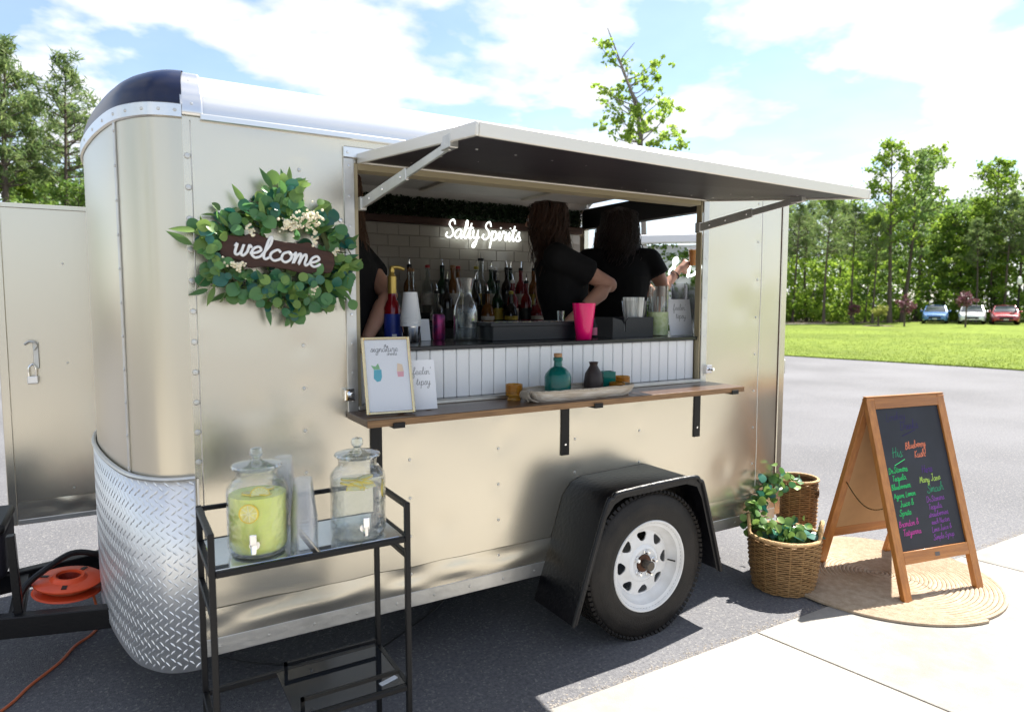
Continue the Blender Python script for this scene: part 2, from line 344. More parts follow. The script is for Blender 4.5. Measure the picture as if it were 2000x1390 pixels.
# crumbled gravel where the asphalt meets the concrete
ico = [(0, 0, 1), (.9, 0, .3), (.28, .85, .3), (-.72, .53, .3), (-.72, -.53, .3), (.28, -.85, .3)]; icf = [(0, 1, 2), (0, 2, 3), (0, 3, 4), (0, 4, 5), (0, 5, 1)]
Vs = []; Fs = []
for i in range(4200):
    x = random.uniform(-1.0, 8.0); y = -.503+abs(random.gauss(0, .022)); r = random.uniform(.002, .0065)
    if i > 3500: x = random.uniform(-1, 5); y = random.uniform(-.48, .6); r = random.uniform(.0015, .004)
    a = random.uniform(0, 6.28); b = len(Vs); ca, sa = math.cos(a), math.sin(a); k1, k2, k3 = [random.uniform(.6, 1.3)*r for _ in range(3)]
    for (px, py, pz) in ico: Vs.append((x+k1*(px*ca-py*sa), y+k2*(px*sa+py*ca), k3*pz-.0008))
    Fs += [tuple(b+q for q in f) for f in icf]
gm = mat('gravel', (.22, .20, .18), .85, var=.5, vscale=90)
tag(stuff(obj('gravel', np_mesh('gravel', Vs, Fs), gm)), 'loose grey gravel crumbs along the asphalt edge beside the concrete', 'gravel')

# ------------------------------------------------------------------ trailer
TR = thing('food_trailer', 'champagne metal drinks trailer with a raised serving hatch and white spoked wheel', 'trailer', (1.5, .95, 0))
def tp(name, mb, m, parent=None): return wpart(name, mb, m, parent or TR, TR)
W = 1.90; ZB, ZT = .285, 2.14
half = [(0, 0), (-.052, .008), (-.102, .032), (-.152, .092), (-.19, .17), (-.226, .31), (-.262, .506), (-.293, .75), (-.303, .95)]
NP = [Vector((x, y, 0)) for x, y in half]; NP += [Vector((p.x, W-p.y, 0)) for p in reversed(NP[:-1])]
NOSE = crom(NP, 8)
def nose_off(d):
    o_ = []
    for i, p in enumerate(NOSE):
        t_ = (NOSE[min(i+1, len(NOSE)-1)]-NOSE[max(i-1, 0)]).normalized(); o_.append(p-Vector((-t_.y, t_.x, 0))*d)
    return o_
# near side wall with its hatch opening (X .575-2.40, Z 1.115-2.045)
OX0, OX1, OZ0, OZ1 = .575, 2.405, 1.115, 2.045
xb = [0, OX0, OX1, 3.03]; zb = [ZB, OZ0, OZ1, ZT]; mb = MB()
def wall_grid(mb, xb, zb, y, hole, nx=14, nz=10):
    for i in range(len(xb)-1):
        for k in range(len(zb)-1):
            if (i, k) in hole: continue
            mb.sheet([[(xb[i]+(xb[i+1]-xb[i])*a/nx, y, zb[k]+(zb[k+1]-zb[k])*c/nz) for a in range(nx+1)] for c in range(nz+1)])
RIV = [(X, z) for X in (.375, .785, 1.195, 1.605, 2.0, 2.83) for z in np.arange(.42, 2.1, .205 if X > 2.5 else .158)]+[(.012, z) for z in np.arange(.98, 2.1, .103)]
RIVA = np.array(RIV); DENT = np.array([(.36, 1.86, .035, .006), (.92, .60, .05, .004), (2.6, .62, .07, .005), (1.25, .95, .06, .003), (.20, 1.15, .05, .003), (2.7, 1.5, .08, .003)])
def wall_y(x, z):       # gentle oil-canning of the sheet, a dimple round every rivet and a few knocks
    y = -.0045*noise.noise(Vector((x*2.1, 3.3, z*2.1)))-.0016*noise.noise(Vector((x*5, 1.3, z*6)))
    y += .0020*float(np.exp(-((RIVA[:, 0]-x)**2+(RIVA[:, 1]-z)**2)/.0011).sum())
    y += float((DENT[:, 3]*np.exp(-((DENT[:, 0]-x)**2+(DENT[:, 1]-z)**2)/DENT[:, 2]**2)).sum())
    e = min(1, min(x, 3.03-x, z-ZB, ZT-z)/.05); d = max(OX0-x, x-OX1, OZ0-z, z-OZ1); e *= max(0, min(1, d/.05)) if d >= 0 else 0
    return y*max(0, e)
for i in range(3):
    for k in range(3):
        if (i, k) == (1, 1): continue
        nx = max(3, int((xb[i+1]-xb[i])/.022)); nz = max(3, int((zb[k+1]-zb[k])/.022))
        mb.sheet([[(x, wall_y(x, z), z) for x in np.linspace(xb[i], xb[i+1], nx+1)] for z in np.linspace(zb[k], zb[k+1], nz+1)])
tp('side_wall', mb, champ)
# inner liner
mb = MB(); wall_grid(mb, [.03, OX0-.05, OX1+.15, 3.0], [.40, OZ0, OZ1, 2.22], .05, {(1, 1)}, 1, 1)
liner = mat('interior_liner', (.16, .15, .14), .6, bump=.1, bscale=20)
tp('wall_liner', mb, liner)
# far wall with doorway
mb = MB(); wall_grid(mb, [0, .06, .74, 3.03], [ZB, .32, 2.04, ZT], W, {(1, 1)}, 1, 1); tp('far_wall', mb, champ)
# nose: near corner sheet, front sheet, far corner sheet
ci = min(range(len(NOSE)), key=lambda i: abs(NOSE[i].y-.175)); cj = len(NOSE)-1-ci
def nose_sheet(i0, i1, z0, z1, d=0.0):
    P = nose_off(d); return MB().sheet([[(p.x, p.y, z) for p in P[i0:i1+1]] for z in (z0, z0+(z1-z0)*.5, z1)])
tp('corner_panel', nose_sheet(0, ci, ZB, 2.165), nose_m); tp('front_panel', nose_sheet(ci, cj, ZB, 2.165), nose_m); tp('corner_panel', nose_sheet(cj, len(NOSE)-1, ZB, 2.165), nose_m)
P = nose_off(-.003); pj = P[ci]
for pj in (P[ci], P[cj]):
    mb = MB().bar((pj.x, pj.y, .9), (pj.x, pj.y, 2.14), .016, .004, up=(-.9, -.35, 0)); tp('joint_strip', mb, alu_dull)
# rivets of the whole shell
def rivet(mb, p, nrm, r=.0072, h=.0035):
    q = Vector(nrm).to_track_quat('Z', 'Y').to_matrix().to_4x4(); M = Matrix.Translation(p) @ q
    mb.lathe([(r, 0), (r*.8, h*.7), (0, h)], 8, M)
rv = MB()
for X in (.375, .785, 1.195, 1.605, 2.0, 2.83):
    z = .42
    while z < 2.1:
        if not (OX0-.03 < X < OX1+.03 and OZ0-.05 < z < OZ1+.05): rivet(rv, (X, wall_y(X, z)-.0004, z), (0, -1, 0))
        z += .205 if X > 2.5 else .158
z = .98
while z < 2.1: rivet(rv, (.012, wall_y(.012, z)-.0008, z), (0, -1, 0), .0105, .0045); z += .103
x = .06
while x < 3.0: rivet(rv, (x, -.006, .312), (0, -1, 0), .006); x += .165
for z in np.arange(.95, 2.12, .115): rivet(rv, (NOSE[ci].x-.005, NOSE[ci].y-.004, z), (-.85, -.5, 0), .005)
stuff(tp('rivets', rv, alu_dull))
# vertical panel seams and the dented lower sheet
for X, w in ((.024, .004), (2.86, .004)): tp('panel_seam', MB().tube([(X, wall_y(X, z)-.0006, z) for z in np.linspace(.455, 2.127, 90)], w/2, 4), alu_dull)
def wavy_strip(x0, x1, z0, z1):
    rows = []
    for k in range(9):
        f = k/8; z = z0+(z1-z0)*f
        rows.append([(x, -.004-.011*math.sin(PI*f)*noise.noise(Vector((x*4.5, f*1.5, 2.2)))-.002*math.sin(PI*f), z+(.004*noise.noise(Vector((x*7, 5, 1))) if k == 8 else 0)) for x in np.linspace(x0, x1, 110)])
    return MB().sheet(rows)
tp('lower_skirt', wavy_strip(.0, 1.47, .345, .452), champ); tp('lower_skirt', wavy_strip(2.25, 3.03, .345, .452), champ)
tp('bottom_rail', MB().box(.0, 3.03, -.006, .03, .283, .345, ch=.002), alu_dull)
# rear corner post and rear frame
tp('corner_post', MB().box(3.026, 3.075, -.007, .055, .30, 2.128, ch=.004), champ)
tp('corner_post', MB().box(3.026, 3.075, W-.055, W+.007, .30, 2.128, ch=.004), champ)
tp('post_gap', MB().box(3.0215, 3.0265, -.003, .01, .30, 2.14), mat('rust_gap', (.06, .028, .014), .8, var=.5, vscale=30))
tp('rear_header', MB().box(3.0, 3.07,  .055, W-.055, 2.10, 2.255, ch=.004), black_pl)
tp('tail_lamp', MB().box(3.075, 3.10, .02, .06, .98, 1.10, ch=.006), navy)
tp('door_hinge', MB().box(3.075, 3.096, .0, .03, 1.12, 1.20, ch=.004), alu_dull)
# roof: coves, roof skin, drip lip
cove = [(0.0, 2.14)]+[(.20*(1-math.cos(a)), 2.155+.165*math.sin(a)) for a in np.linspace(0.0, PI/2, 12)]
mb = MB().sheet([[(x, y, z) for y, z in cove] for x in (.06, 3.07)]); tp('roof_cove', mb, white_alu)
mb = MB().sheet([[(x, W-y, z) for y, z in cove] for x in (.06, 3.07)]); tp('roof_cove', mb, white_alu)
mb = MB().sheet([[(x, y, 2.320+.035*math.sin(PI*(y-.2)/(W-.4))) for y in np.linspace(.2, W-.2, 13)] for x in (-.02, 1, 2, 3.07)]); tp('roof', mb, white_alu)
tp('roof_edge_trim', MB().box(.06, 3.075, .19, .215, 2.3165, 2.3235, ch=.001), white_alu)
tp('drip_lip', MB().box(.055, 3.07, -.014, .004, 2.128, 2.150, ch=.003), alu)
mb = MB()
for X in (.42, .78, 1.2, 1.7, 2.2, 2.7): rivet(mb, (X, -.0005+.012, 2.185), (0, -1, .2), .008, .006)
stuff(tp('roof_screws', mb, black_pl))
# band over the cove at the joint with the nose cap
bd = [(y-.006*math.cos(a_), z+.006*math.sin(a_)) for (y, z), a_ in zip(cove, [0]+list(np.linspace(0, PI/2, 12)))]
mb = MB().sheet([[(x, y, z) for y, z in bd] for x in (-.004, .004, .058, .064)]); solid(tp('joint_band', mb, alu), .003)
mb = MB()
for (y, z), a_ in ((bd[2], .2), (bd[6], .8)): rivet(mb, (.03, y, z), (0, -math.cos(a_), math.sin(a_)), .006, .003)
stuff(tp('band_screws', mb, alu_dull))
# dark moulded cap over the nose
rows = []
for k in range(13):
    a_ = PI/2*k/12; f = (1-math.cos(a_))**1.25; row = []
    for p in NOSE:
        T = Vector((.03, .2+p.y/W*1.5, 0)); q = p+(T-p)*f; row.append((q.x, q.y, 2.168+.158*math.sin(a_)**.85+.02*math.sin(PI*p.y/W)*math.sin(a_)))
    rows.append(row)
tp('nose_cap', MB().sheet(rows), navy)
P1 = nose_off(-.010); P0 = nose_off(-.002)
mb = MB().sheet([[(p.x, p.y, z) for p in Q] for Q, z in ((P0, 2.128), (P1, 2.132), (P1, 2.172), (P0, 2.177))]); tp('nose_trim', mb, alu)
mb = MB()
for i in range(3, len(NOSE), 7):
    t_ = (NOSE[min(i+1, len(NOSE)-1)]-NOSE[max(i-1, 0)]).normalized(); nn = Vector((-t_.y, t_.x, 0)); p = P1[i]; rivet(mb, (p.x, p.y, 2.152), nn, .006, .003)
stuff(tp('trim_screws', mb, alu_dull))
# rock guard of diamond plate with its rolled top edge
GO = nose_off(-.012)
guard = tp('rock_guard', MB().sheet([[(p.x, p.y, z) for p in GO] for z in (.25, .6, .925)]), diamond); solid(guard, .003)
acc = [0.0]
for i in range(1, len(GO)): acc.append(acc[-1]+(GO[i]-GO[i-1]).length)
def on_guard(s_):
    i = min(max(np.searchsorted(acc, s_)-1, 0), len(GO)-2); f = (s_-acc[i])/(acc[i+1]-acc[i]); p = GO[i].lerp(GO[i+1], f); t_ = (GO[i+1]-GO[i]).normalized(); return p, t_, Vector((-t_.y, t_.x, 0))
mb = MB(); s_ = .012; col_ = 0
while s_ < 1.75:
    z = .268+(.014 if col_ % 2 else 0); r_ = 0
    while z < .915:
        p, t_, nn = on_guard(s_); sg = 1 if (col_+r_) % 2 else -1; d = (t_*.72+Vector((0, 0, sg*.7))).normalized(); e = nn.cross(d)
        c_ = Vector((p.x, p.y, z))+nn*.0018; l_ = .0125; w_ = .0036
        mb.add([c_-d*l_, c_-d*l_*.3-e*w_, c_+d*l_*.3-e*w_, c_+d*l_, c_+d*l_*.3+e*w_, c_-d*l_*.3+e*w_, c_-d*l_*.45+nn*.0013, c_+d*l_*.45+nn*.0013], [(0, 1, 6), (1, 2, 7, 6), (2, 3, 7), (3, 4, 7), (4, 5, 6, 7), (5, 0, 6)])
        z += .028; r_ += 1
    s_ += .0195; col_ += 1
o = tp('tread_bars', mb, diamond, guard); stuff(o)
tp('guard_edge', MB().tube([(p.x, p.y, .929) for p in GO], .009, 8), alu_dull, guard)
tp('guard_edge', MB().tube([(.006, -.013, z) for z in np.linspace(.25, .925, 8)], .004, 6), alu_dull, guard)
# open side door folded forward beyond the nose, with hasp and padlock
dr = tp('side_door', MB().box(-.735, .03, 1.985, 2.02, .315, 2.045, ch=.003), champ)
tp('door_edge', MB().box(-.755, -.715, 1.978, 2.026, .305, 2.055, ch=.003), champ, dr); tp('door_edge', MB().box(-.714, .03, 1.978, 2.024, 2.03, 2.056, ch=.003), champ, dr)
tp('door_sill', MB().box(-.714, .03, 1.977, 2.024, .305, .335, ch=.003), alu_dull, dr)
rows = [[(x, 1.980-.009*math.sin(PI*f)*noise.noise(Vector((x*9, f*2, 7.7))), .336+.1*f) for x in np.linspace(-.713, .02, 50)] for f in np.linspace(0, 1, 7)]
tp('kick_strip', MB().sheet(rows), champ, dr)
tp('hasp', MB().box(-.605, -.578, 1.972, 1.985, 1.165, 1.31, ch=.003), alu_dull, dr)
tp('hasp', MB().tube([(-.64, 1.968, 1.30), (-.62, 1.962, 1.315), (-.595, 1.962, 1.312), (-.585, 1.966, 1.29), (-.60, 1.966, 1.27)], .007, 8), alu_dull, dr)
pl = tp('padlock', MB().box(-.635, -.585, 1.945, 1.970, 1.085, 1.125, ch=.004), alu, dr)
tp('door_rivets', (lambda m_: [rivet(m_, (x, 1.984, z), (0, -1, 0), .006) for x in (-.45,) for z in (.48, 1.19, 1.74)] and m_)(MB()), alu_dull, dr)
tp('shackle', MB().tube(crom([(-.625, 1.958, 1.12), (-.627, 1.958, 1.17), (-.61, 1.958, 1.19), (-.594, 1.958, 1.17), (-.595, 1.958, 1.12)], 4), .005, 8), chrome, dr)
# tongue, jack, chassis and axle
for a, b in (((-.15, .545, .265), (-1.45, .93, .265)), ((-.15, 1.355, .265), (-1.45, .97, .265))): tp('tongue_beam', MB().bar(a, b, .055, .085, ch=.004), black_st)
tp('tongue_cross', MB().bar((-.60, .70, .27), (-.62, 1.2, .27), .05, .05, ch=.004), black_st)
tp('tongue_cross', MB().bar((-1.05, .84, .262), (-1.05, 1.06, .262), .05, .05, ch=.004), black_st)
tp('coupler', MB().box(-1.66, -1.40, .91, .99, .24, .33, ch=.01), black_st)
tp('tongue_post', MB().bar((-.585, .70, .24), (-.60, .70, .62), .028, .04, ch=.003), black_st)
tp('safety_cable', MB().tube(crom([(-.60, .72, .30), (-.58, .80, .36), (-.52, .86, .40), (-.42, .95, .43), (-.33, .98, .40), (-.30, 1.0, .36)], 6), .013, 8), black_pl)
tp('floor', MB().box(.02, 3.03, .02, W-.02, .355, .40), liner)
tp('chassis', MB().box(.0, 3.0, .25, .33, .22, .355).box(.0, 3.0, W-.33, W-.25, .22, .355).box(-.2, .0, .25, W-.25, .262, .30), black_st)
tp('axle', MB().tube([(1.80, -.05, .33), (1.80, W+.05, .33)], .035, 12), black_st)
tp('ceiling', MB().box(.03, 3.0, .13, W-.13, 2.285, 2.298), mat('pale_ceiling', (.56, .54, .50), .55, var=.05))
for s_ in (0, 1): tp('ceiling_cove', MB().sheet([[(x, abs(s_*W-.05), 2.215), (x, abs(s_*W-.13), 2.29)] for x in (.03, 3.0)]), MATS['pale_ceiling'])
tp('ceiling_batten', MB().box(.03, 3.0, .14, .18, 2.262, 2.2845), mat('batten', (.55, .50, .42), .6))
for X in (.8, 1.6, 2.4): tp('ceiling_batten', MB().box(X-.02, X+.02, .181, W-.15, 2.268, 2.2845), MATS['batten'])
tp('front_liner', MB().box(.02, .03, .06, W-.06, .40, 2.24), liner)
# hatch: trim, jambs, hinged awning with telescopic stays
fr = tp('hatch_frame', MB().box(.535, .575, -.007, .001, 1.10, 2.06, ch=.002), alu_dull)
tp('hatch_frame', MB().box(OX1, OX1+.04, -.007, .001, 1.10, 2.06, ch=.002), alu_dull)
tp('hatch_frame', MB().box(.535, OX1+.04, -.012, .001, 2.0605, 2.102, ch=.003), alu)
tan = mat('tan_jamb', (.40, .34, .22), .45, .3, bump=.1, bscale=20)
tp('jamb', MB().box(.576, .590, .001, .075, 1.116, 2.044), tan); tp('jamb', MB().box(OX1-.010, OX1-.001, .001, .035, 1.116, 2.044), tan)
tp('jamb', MB().box(.591, OX1-.015, .001, .075, 2.022, 2.044), tan); tp('hatch_sill', MB().box(.576, OX1-.001, -.010, .075, 1.113, 1.128, ch=.002), alu_dull)
mb = MB()
for z in np.arange(1.15, 2.05, .11): rivet(mb, (.555, -.0075, z), (0, -1, 0), .0055)
for z in (1.80, 1.83): rivet(mb, (.522, -.001, z), (0, -1, 0), .009, .004)
for x in (.55,): rivet(mb, (x, -.0125, 2.08), (0, -1, 0), .006)
for z in np.arange(1.15, 1.95, .2): rivet(mb, (OX1+.022, -.0075, z), (0, -1, 0), .004)
stuff(tp('frame_screws', mb, alu))
for X in (.538, 2.45): tp('slam_latch', MB().box(X-.02, X+.02, -.026, -.001, 1.155, 1.20, ch=.003).tube([(X, -.026, 1.177), (X+.004, -.05, 1.180)], .009, 8), chrome)
# awning in its own slanted frame: local u along X, v outward, w up
A0 = Vector((.585, -.012, 2.068)); A1 = Vector((2.42, -.012, 2.068)); B0 = Vector((.622, -.895, 1.993)); B1 = Vector((2.412, -.885, 1.966))
def aw(u, v, w):
    nrm = (A1-A0).cross(B0-A0).normalized()
    if nrm.z < 0: nrm = -nrm
    return (A0.lerp(A1, u)).lerp(B0.lerp(B1, u), v)+nrm*w
def aw_box(u0, u1, v0, v1, w0, w1):
    c = [aw(u, v, w) for w in (w0, w1) for (u, v) in ((u0, v0), (u1, v0), (u1, v1), (u0, v1))]
    return MB().add(c, [(0, 3, 2, 1), (4, 5, 6, 7), (0, 1, 5, 4), (1, 2, 6, 5), (2, 3, 7, 6), (3, 0, 4, 7)])
awn = tp('awning', aw_box(.0062, .9938, .013, .9865, .0, .008), champ)
pale_edge = mat('pale_edge_metal', (.72, .69, .63), .35, .45, bump=.03, bscale=20)
for a in ((0, .006, 0, 1, -.028, .010), (.994, 1, 0, 1, -.028, .010), (.0061, .9939, .987, 1, -.028, .010), (.0061, .9939, 0, .012, -.026, .010)): bevel(tp('awning_edge', aw_box(*a), pale_edge, awn), .003)
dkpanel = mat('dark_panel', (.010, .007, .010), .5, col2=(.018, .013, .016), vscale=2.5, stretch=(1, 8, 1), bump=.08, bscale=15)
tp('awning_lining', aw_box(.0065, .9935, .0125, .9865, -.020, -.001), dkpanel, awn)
mb = MB()
for v in (.18, .45, .72):
    for u in np.linspace(.08, .93, 12): p = aw(u, v, -.020); rivet(mb, p, (0, -.09, -1), .005, .003)
stuff(tp('lining_screws', mb, alu_dull, awn))
for X, e, zz in ((.602, Vector((.628, -.72, 1.974)), 1.895), (2.365, Vector((2.345, -.60, 1.968)), 1.905)):
    a = Vector((X, -.015, zz)); d = e-a
    st = tp('stay', MB().bar(a, a+d*.58, .012, .040, ch=.002), alu_dull, awn)
    tp('stay_slide', MB().bar(a+d*.45, e, .008, .028, ch=.002), alu_dull, awn)
    mb = MB(); 
    for f in (.12, .3, .52): p = a+d*f; rivet(mb, p+Vector((-.0065, 0, 0)), (-1, 0, 0), .006, .003); rivet(mb, p+Vector((.0065, 0, 0)), (1, 0, 0), .006, .003)
    stuff(tp('stay_bolt', mb, chrome, awn))
    tp('stay_bracket', MB().box(e.x-.014, e.x+.014, e.y-.03, e.y+.03, e.z-.012, e.z+.028, ch=.002), alu_dull, awn)
    tp('stay_pivot', MB().box(a.x-.012, a.x+.012, a.y-.012, a.y+.02, a.z-.025, a.z+.025, ch=.002), alu_dull, awn)
# serving ledge in two boards on flat black brackets
sh = tp('serving_ledge', MB().box(.53, 1.795, -.243, -.009, 1.086, 1.112, ch=.002), wood_dk)
tp('ledge_board', MB().box(1.797, 2.455, -.243, -.009, 1.086, 1.112, ch=.002), wood_dk, sh)
tp('ledge_nosing', MB().box(.53, 2.456, -.2475, -.2435, 1.0865, 1.1105), wood_edge, sh); tp('ledge_nosing', MB().box(2.4555, 2.4585, -.2432, -.009, 1.0865, 1.1105), wood_edge, sh)
for X, z0 in ((.645, .845), (1.545, .825), (2.387, .825)):
    b = tp('bracket', MB().box(X-.0225, X+.0225, -.0085, -.001, z0, 1.0855, ch=.0015), black_st, sh)
    tp('bracket_arm', MB().box(X-.0225, X+.0225, -.252, -.0095, 1.0775, 1.0855, ch=.0015), black_st, sh)
    tp('bracket_lip', MB().box(X-.0225, X+.0225, -.2545, -.2495, 1.0775, 1.098, ch=.001), black_st, sh)
    mb = MB(); rivet(mb, (X, -.0088, z0+.05), (0, -1, 0), .007, .003); tp('bracket_screw', mb, chrome, sh)
# beadboard front of the bar, plank by plank, and the black bar top
bar_ = tp('bar_front', MB().box(.592, 2.389, .046, .06, 1.1285, 1.331), bead_m)
n = 30; w = (2.389-.592)/n
pm = MB().box(-w/2+.0015, w/2-.0015, -.010, .004, 0, .2022, ch=.003).mesh('plank')
for i in range(n): obj('plank', pm, bead_m, bar_, loc=(.592+w*(i+.5)-1.5, .040-.95+random.uniform(-.0006, .0006), 1.1288))
bartop_m = mat('black_bar_top', (.012, .013, .016), .22, 0, .5, coat=.3)
tp('bar_top', MB().box(.592, 2.95, .012, .47, 1.3325, 1.350, ch=.003), bartop_m)
tp('bar_carcass', MB().box(.60, 2.95, .07, .44, .40, 1.3315), liner)
# back wall: tiles one by one, dark beam, leaf backdrop, back bar with riser
bw = tp('back_wall', MB().box(.75, 2.99, W-.05, W-.02, .40, 2.21), mat('grout', (.36, .33, .29), .8, bump=.2, bscale=80))
tile_m = mat('tile_glaze', (.44, .405, .35), .16, 0, .5, coat=.2, bump=.03, bscale=6, var=.05, vscale=3)
tm = MB().box(-.0745, .0745, -.006, .0, 0, .0735, ch=.0025).mesh('tile'); tw, th = .152, .0765
r_ = 0; z = 1.372
while z < 2.05:
    x = .78+(.076 if r_ % 2 else 0)
    while x < 2.95: obj('tile', tm, tile_m, bw, loc=(x-1.5, W-.0505-.95, z), rot=(random.gauss(0, .004), 0, 0)); x += tw
    z += th; r_ += 1
tp('picture_rail', MB().box(.75, 2.99, W-.085, W-.0505, 2.062, 2.112, ch=.003), brown_bd, bw)
n = 9000; c = np.stack([NR.random(n)*2.2+.77, W-.055-NR.random(n)*.05, 2.115+NR.random(n)*.125], 1); a = NR.random((n, 3))*2-1; b = NR.random((n, 3))*2-1
a /= np.linalg.norm(a, axis=1)[:, None]; b -= a*(a*b).sum(1)[:, None]; b /= np.linalg.norm(b, axis=1)[:, None]
V = np.stack([c-a*.013, c-b*.006, c+a*.013, c+b*.006], 1).reshape(-1, 3)-np.array([1.5, .95, 0]); F = np.arange(4*n).reshape(-1, 4)
stuff(obj('leaf_backdrop', np_mesh('leaf_backdrop', V, F), leaf_mat('dark_leaf', (.008, .022, .008), (.03, .06, .02), .3), bw))
tp('back_bar', MB().box(.80, 2.98, 1.34, W-.06, .40, 1.36), black_pl); tp('back_bar_riser', MB().box(.82, 2.60, 1.60, W-.07, 1.3605, 1.46, ch=.003), black_pl)

# fender: folded steel box with rolled lip
def fender_prof(o_):
    pts = [(1.380-o_, .175), (1.540-o_*.8, .64), (1.585-o_*.3, .692+o_*.5), (1.64, .712+o_), (2.03, .722+o_), (2.10+o_*.3, .700+o_*.5), (2.135+o_*.8, .64), (2.255+o_, .235)]
    return pts
for y0, y1, nm in ((-.305, -.002, 'n'), (W+.002, W+.305, 'f')):
    po = [Vector((x, 0, z)) for x, z in fender_prof(0)]
    rows = [[(p.x, y, p.z) for p in po] for y in (y0, (y0+y1)/2, y1)]
    fd = solid(tp('fender', MB().sheet(rows), fender_m), .006); bevel(fd, .004)
    yl = y0 if nm == 'n' else y1
    e = crom([(p.x, yl, p.z) for p in po], 5); tp('fender_lip', MB().tube(e, .010, 8), fender_m, fd)
    if nm == 'n': tp('fender_skirt', MB().sheet([[(p.x, yl+.002, p.z) for p in po], [(p.x+(1.825-p.x)*.05, yl+.002, p.z-(.028 if p.z > .3 else 0)) for p in po]]), fender_m, fd)
# wheel, built once about the origin (axis Y, face toward -Y)
def make_wheel(loc, flip):
    w_ = bpy.data.objects.new('wheel', None); COL.objects.link(w_); w_.parent = TR; w_.location = (loc[0]-1.5, loc[1]-.95, loc[2]); w_.rotation_euler = (0, .35, PI if flip else 0); w_.scale = (.985,)*3
    RX = Matrix.Rotation(PI/2, 4, 'X')   # lathe z -> -y
    pr = [(.196, -.095), (.205, -.102), (.262, -.106), (.305, -.100), (.328, -.090), (.339, -.078), (.343, -.062)]
    for gz in (-.045, -.015, .015, .045): pr += [(.3432, gz-.005), (.335, gz-.004), (.335, gz+.004), (.3432, gz+.005)]
    pr += [(.343, .062), (.339, .078), (.328, .090), (.322, .0935), (.305, .100), (.296, .1025), (.292, .1045), (.262, .106), (.240, .1055), (.232, .1068), (.226, .1052), (.212, .103), (.203, .099), (.196, .094)]
    ty = obj('tyre', MB().lathe(pr, 72, RX), rubber, w_)
    mb = MB()
    for k in range(84):
        for sgn in (1, -1):
            M = Matrix.Rotation(2*PI*k/84+(.02 if sgn < 0 else 0), 4, 'Y') @ Matrix.Translation((.3352, -sgn*.076, 0)) @ Matrix.Rotation(sgn*.62, 4, 'Z')
            mb.box(-.009, .0055, -.020, .020, -.0085, .0085, M)
            M = Matrix.Rotation(2*PI*(k+.5)/84, 4, 'Y') @ Matrix.Translation((.341, -sgn*.03, 0)); mb.box(-.004, .004, -.0115, .0115, -.0095, .0095, M)
    stuff(obj('tread', mb, rubber, ty))
    # rim barrel
    pr = [(.150, .035), (.178, .050), (.186, .062), (.190, .085), (.203, .090), (.211, .096), (.214, .103), (.211, .107), (.205, .105), (.199, .096), (.184, .090), (.178, .074), (.166, .060), (.155, .052), (.149, .040)]
    rp = MATS.get('rim_paint') or mat('rim_paint', (.76, .76, .76), .4, 0, .5, col2=(.60, .58, .55), vscale=7, bump=.03, bscale=60)
    rim = obj('rim', MB().lathe(pr, 64, RX), rp, w_)
    obj('barrel', MB().lathe([(.186, .06), (.178, .0), (.186, -.09), (.20, -.10)], 48, RX), white_pt, rim)
    # disc with eight windows
    bm = bmesh.new()
    def loop(pts):
        vs = [bm.verts.new((x, 0, z)) for x, z in pts]
        for i in range(len(vs)): bm.edges.new((vs[i], vs[(i+1) % len(vs)]))
    def circ(r, n): return [(r*math.cos(2*PI*k/n), r*math.sin(2*PI*k/n)) for k in range(n)]
    loop(circ(.157, 64)); loop(circ(.088, 48))
    holes = []
    for h in range(8):
        a0 = 2*PI*(h+.5)/8; R_ = [(.105, -.05), (.105, .05), (.112, .13), (.132, .215), (.143, .20), (.147, .12), (.147, -.12), (.143, -.20), (.132, -.215), (.112, -.13)]
        hp = [(r*math.cos(a0+t_*1.0), r*math.sin(a0+t_*1.0)) for r, t_ in R_]; holes.append(hp); loop(hp)
    bmesh.ops.triangle_fill(bm, use_beauty=True, use_dissolve=False, edges=bm.edges)
    def inhole(c):
        a_ = math.atan2(c.z, c.x); r = math.hypot(c.x, c.z)
        for hp in holes:
            ins = False
            for i in range(len(hp)):
                x1, z1 = hp[i]; x2, z2 = hp[i-1]
                if (z1 > c.z) != (z2 > c.z) and c.x < (x2-x1)*(c.z-z1)/(z2-z1)+x1: ins = not ins
            if ins: return True
        return r < .086
    dl = [f for f in bm.faces if inhole(f.calc_center_median())]; bmesh.ops.delete(bm, geom=dl, context='FACES')
    for v in bm.verts:
        r = math.hypot(v.co.x, v.co.z); v.co.y = -.058+.012*max(0, (r-.10)/.057)
    me = bpy.data.meshes.new('disc'); bm.to_mesh(me); bm.free()
    d = obj('disc', me, rp, rim); solid(d, .006, 1.0)
    obj('disc_centre', MB().lathe([(.0885, .056), (.084, .060), (.078, .066), (.070, .068), (.060, .063), (.043, .060), (.041, .048)], 48, RX), white_pt, rim)
    hub_m = MATS.get('rusty_hub') or mat('rusty_hub', (.10, .045, .025), .7, .3, var=.4, vscale=40)
    hub = obj('hub', MB().lathe([(.0, .066), (.040, .064), (.0405, .045)], 24, RX), hub_m, w_)
    obj('hub_cap', MB().lathe([(.0, .112), (.020, .112), (.023, .109), (.023, .100), (.021, .098), (.0225, .096), (.0225, .092), (.0205, .090), (.0205, .06)], 24, RX), MATS.get('grey_cap') or mat('grey_cap', (.10, .085, .07), .45, .6), hub)
    nut = MB().lathe([(.0, .024), (.006, .023), (.0095, .019), (.010, 0.0), (.013, -.002), (.013, -.006)], 6, RX).mesh('lug_nut')
    for k in range(5): a_ = 2*PI*k/5+.5; obj('lug_nut', nut, chrome, w_, loc=(.056*math.cos(a_), -.066, .056*math.sin(a_)))
    obj('valve', MB().tube([(.145, -.06, .04), (.16, -.095, .045)], .004, 6), black_pl, w_)
    return w_
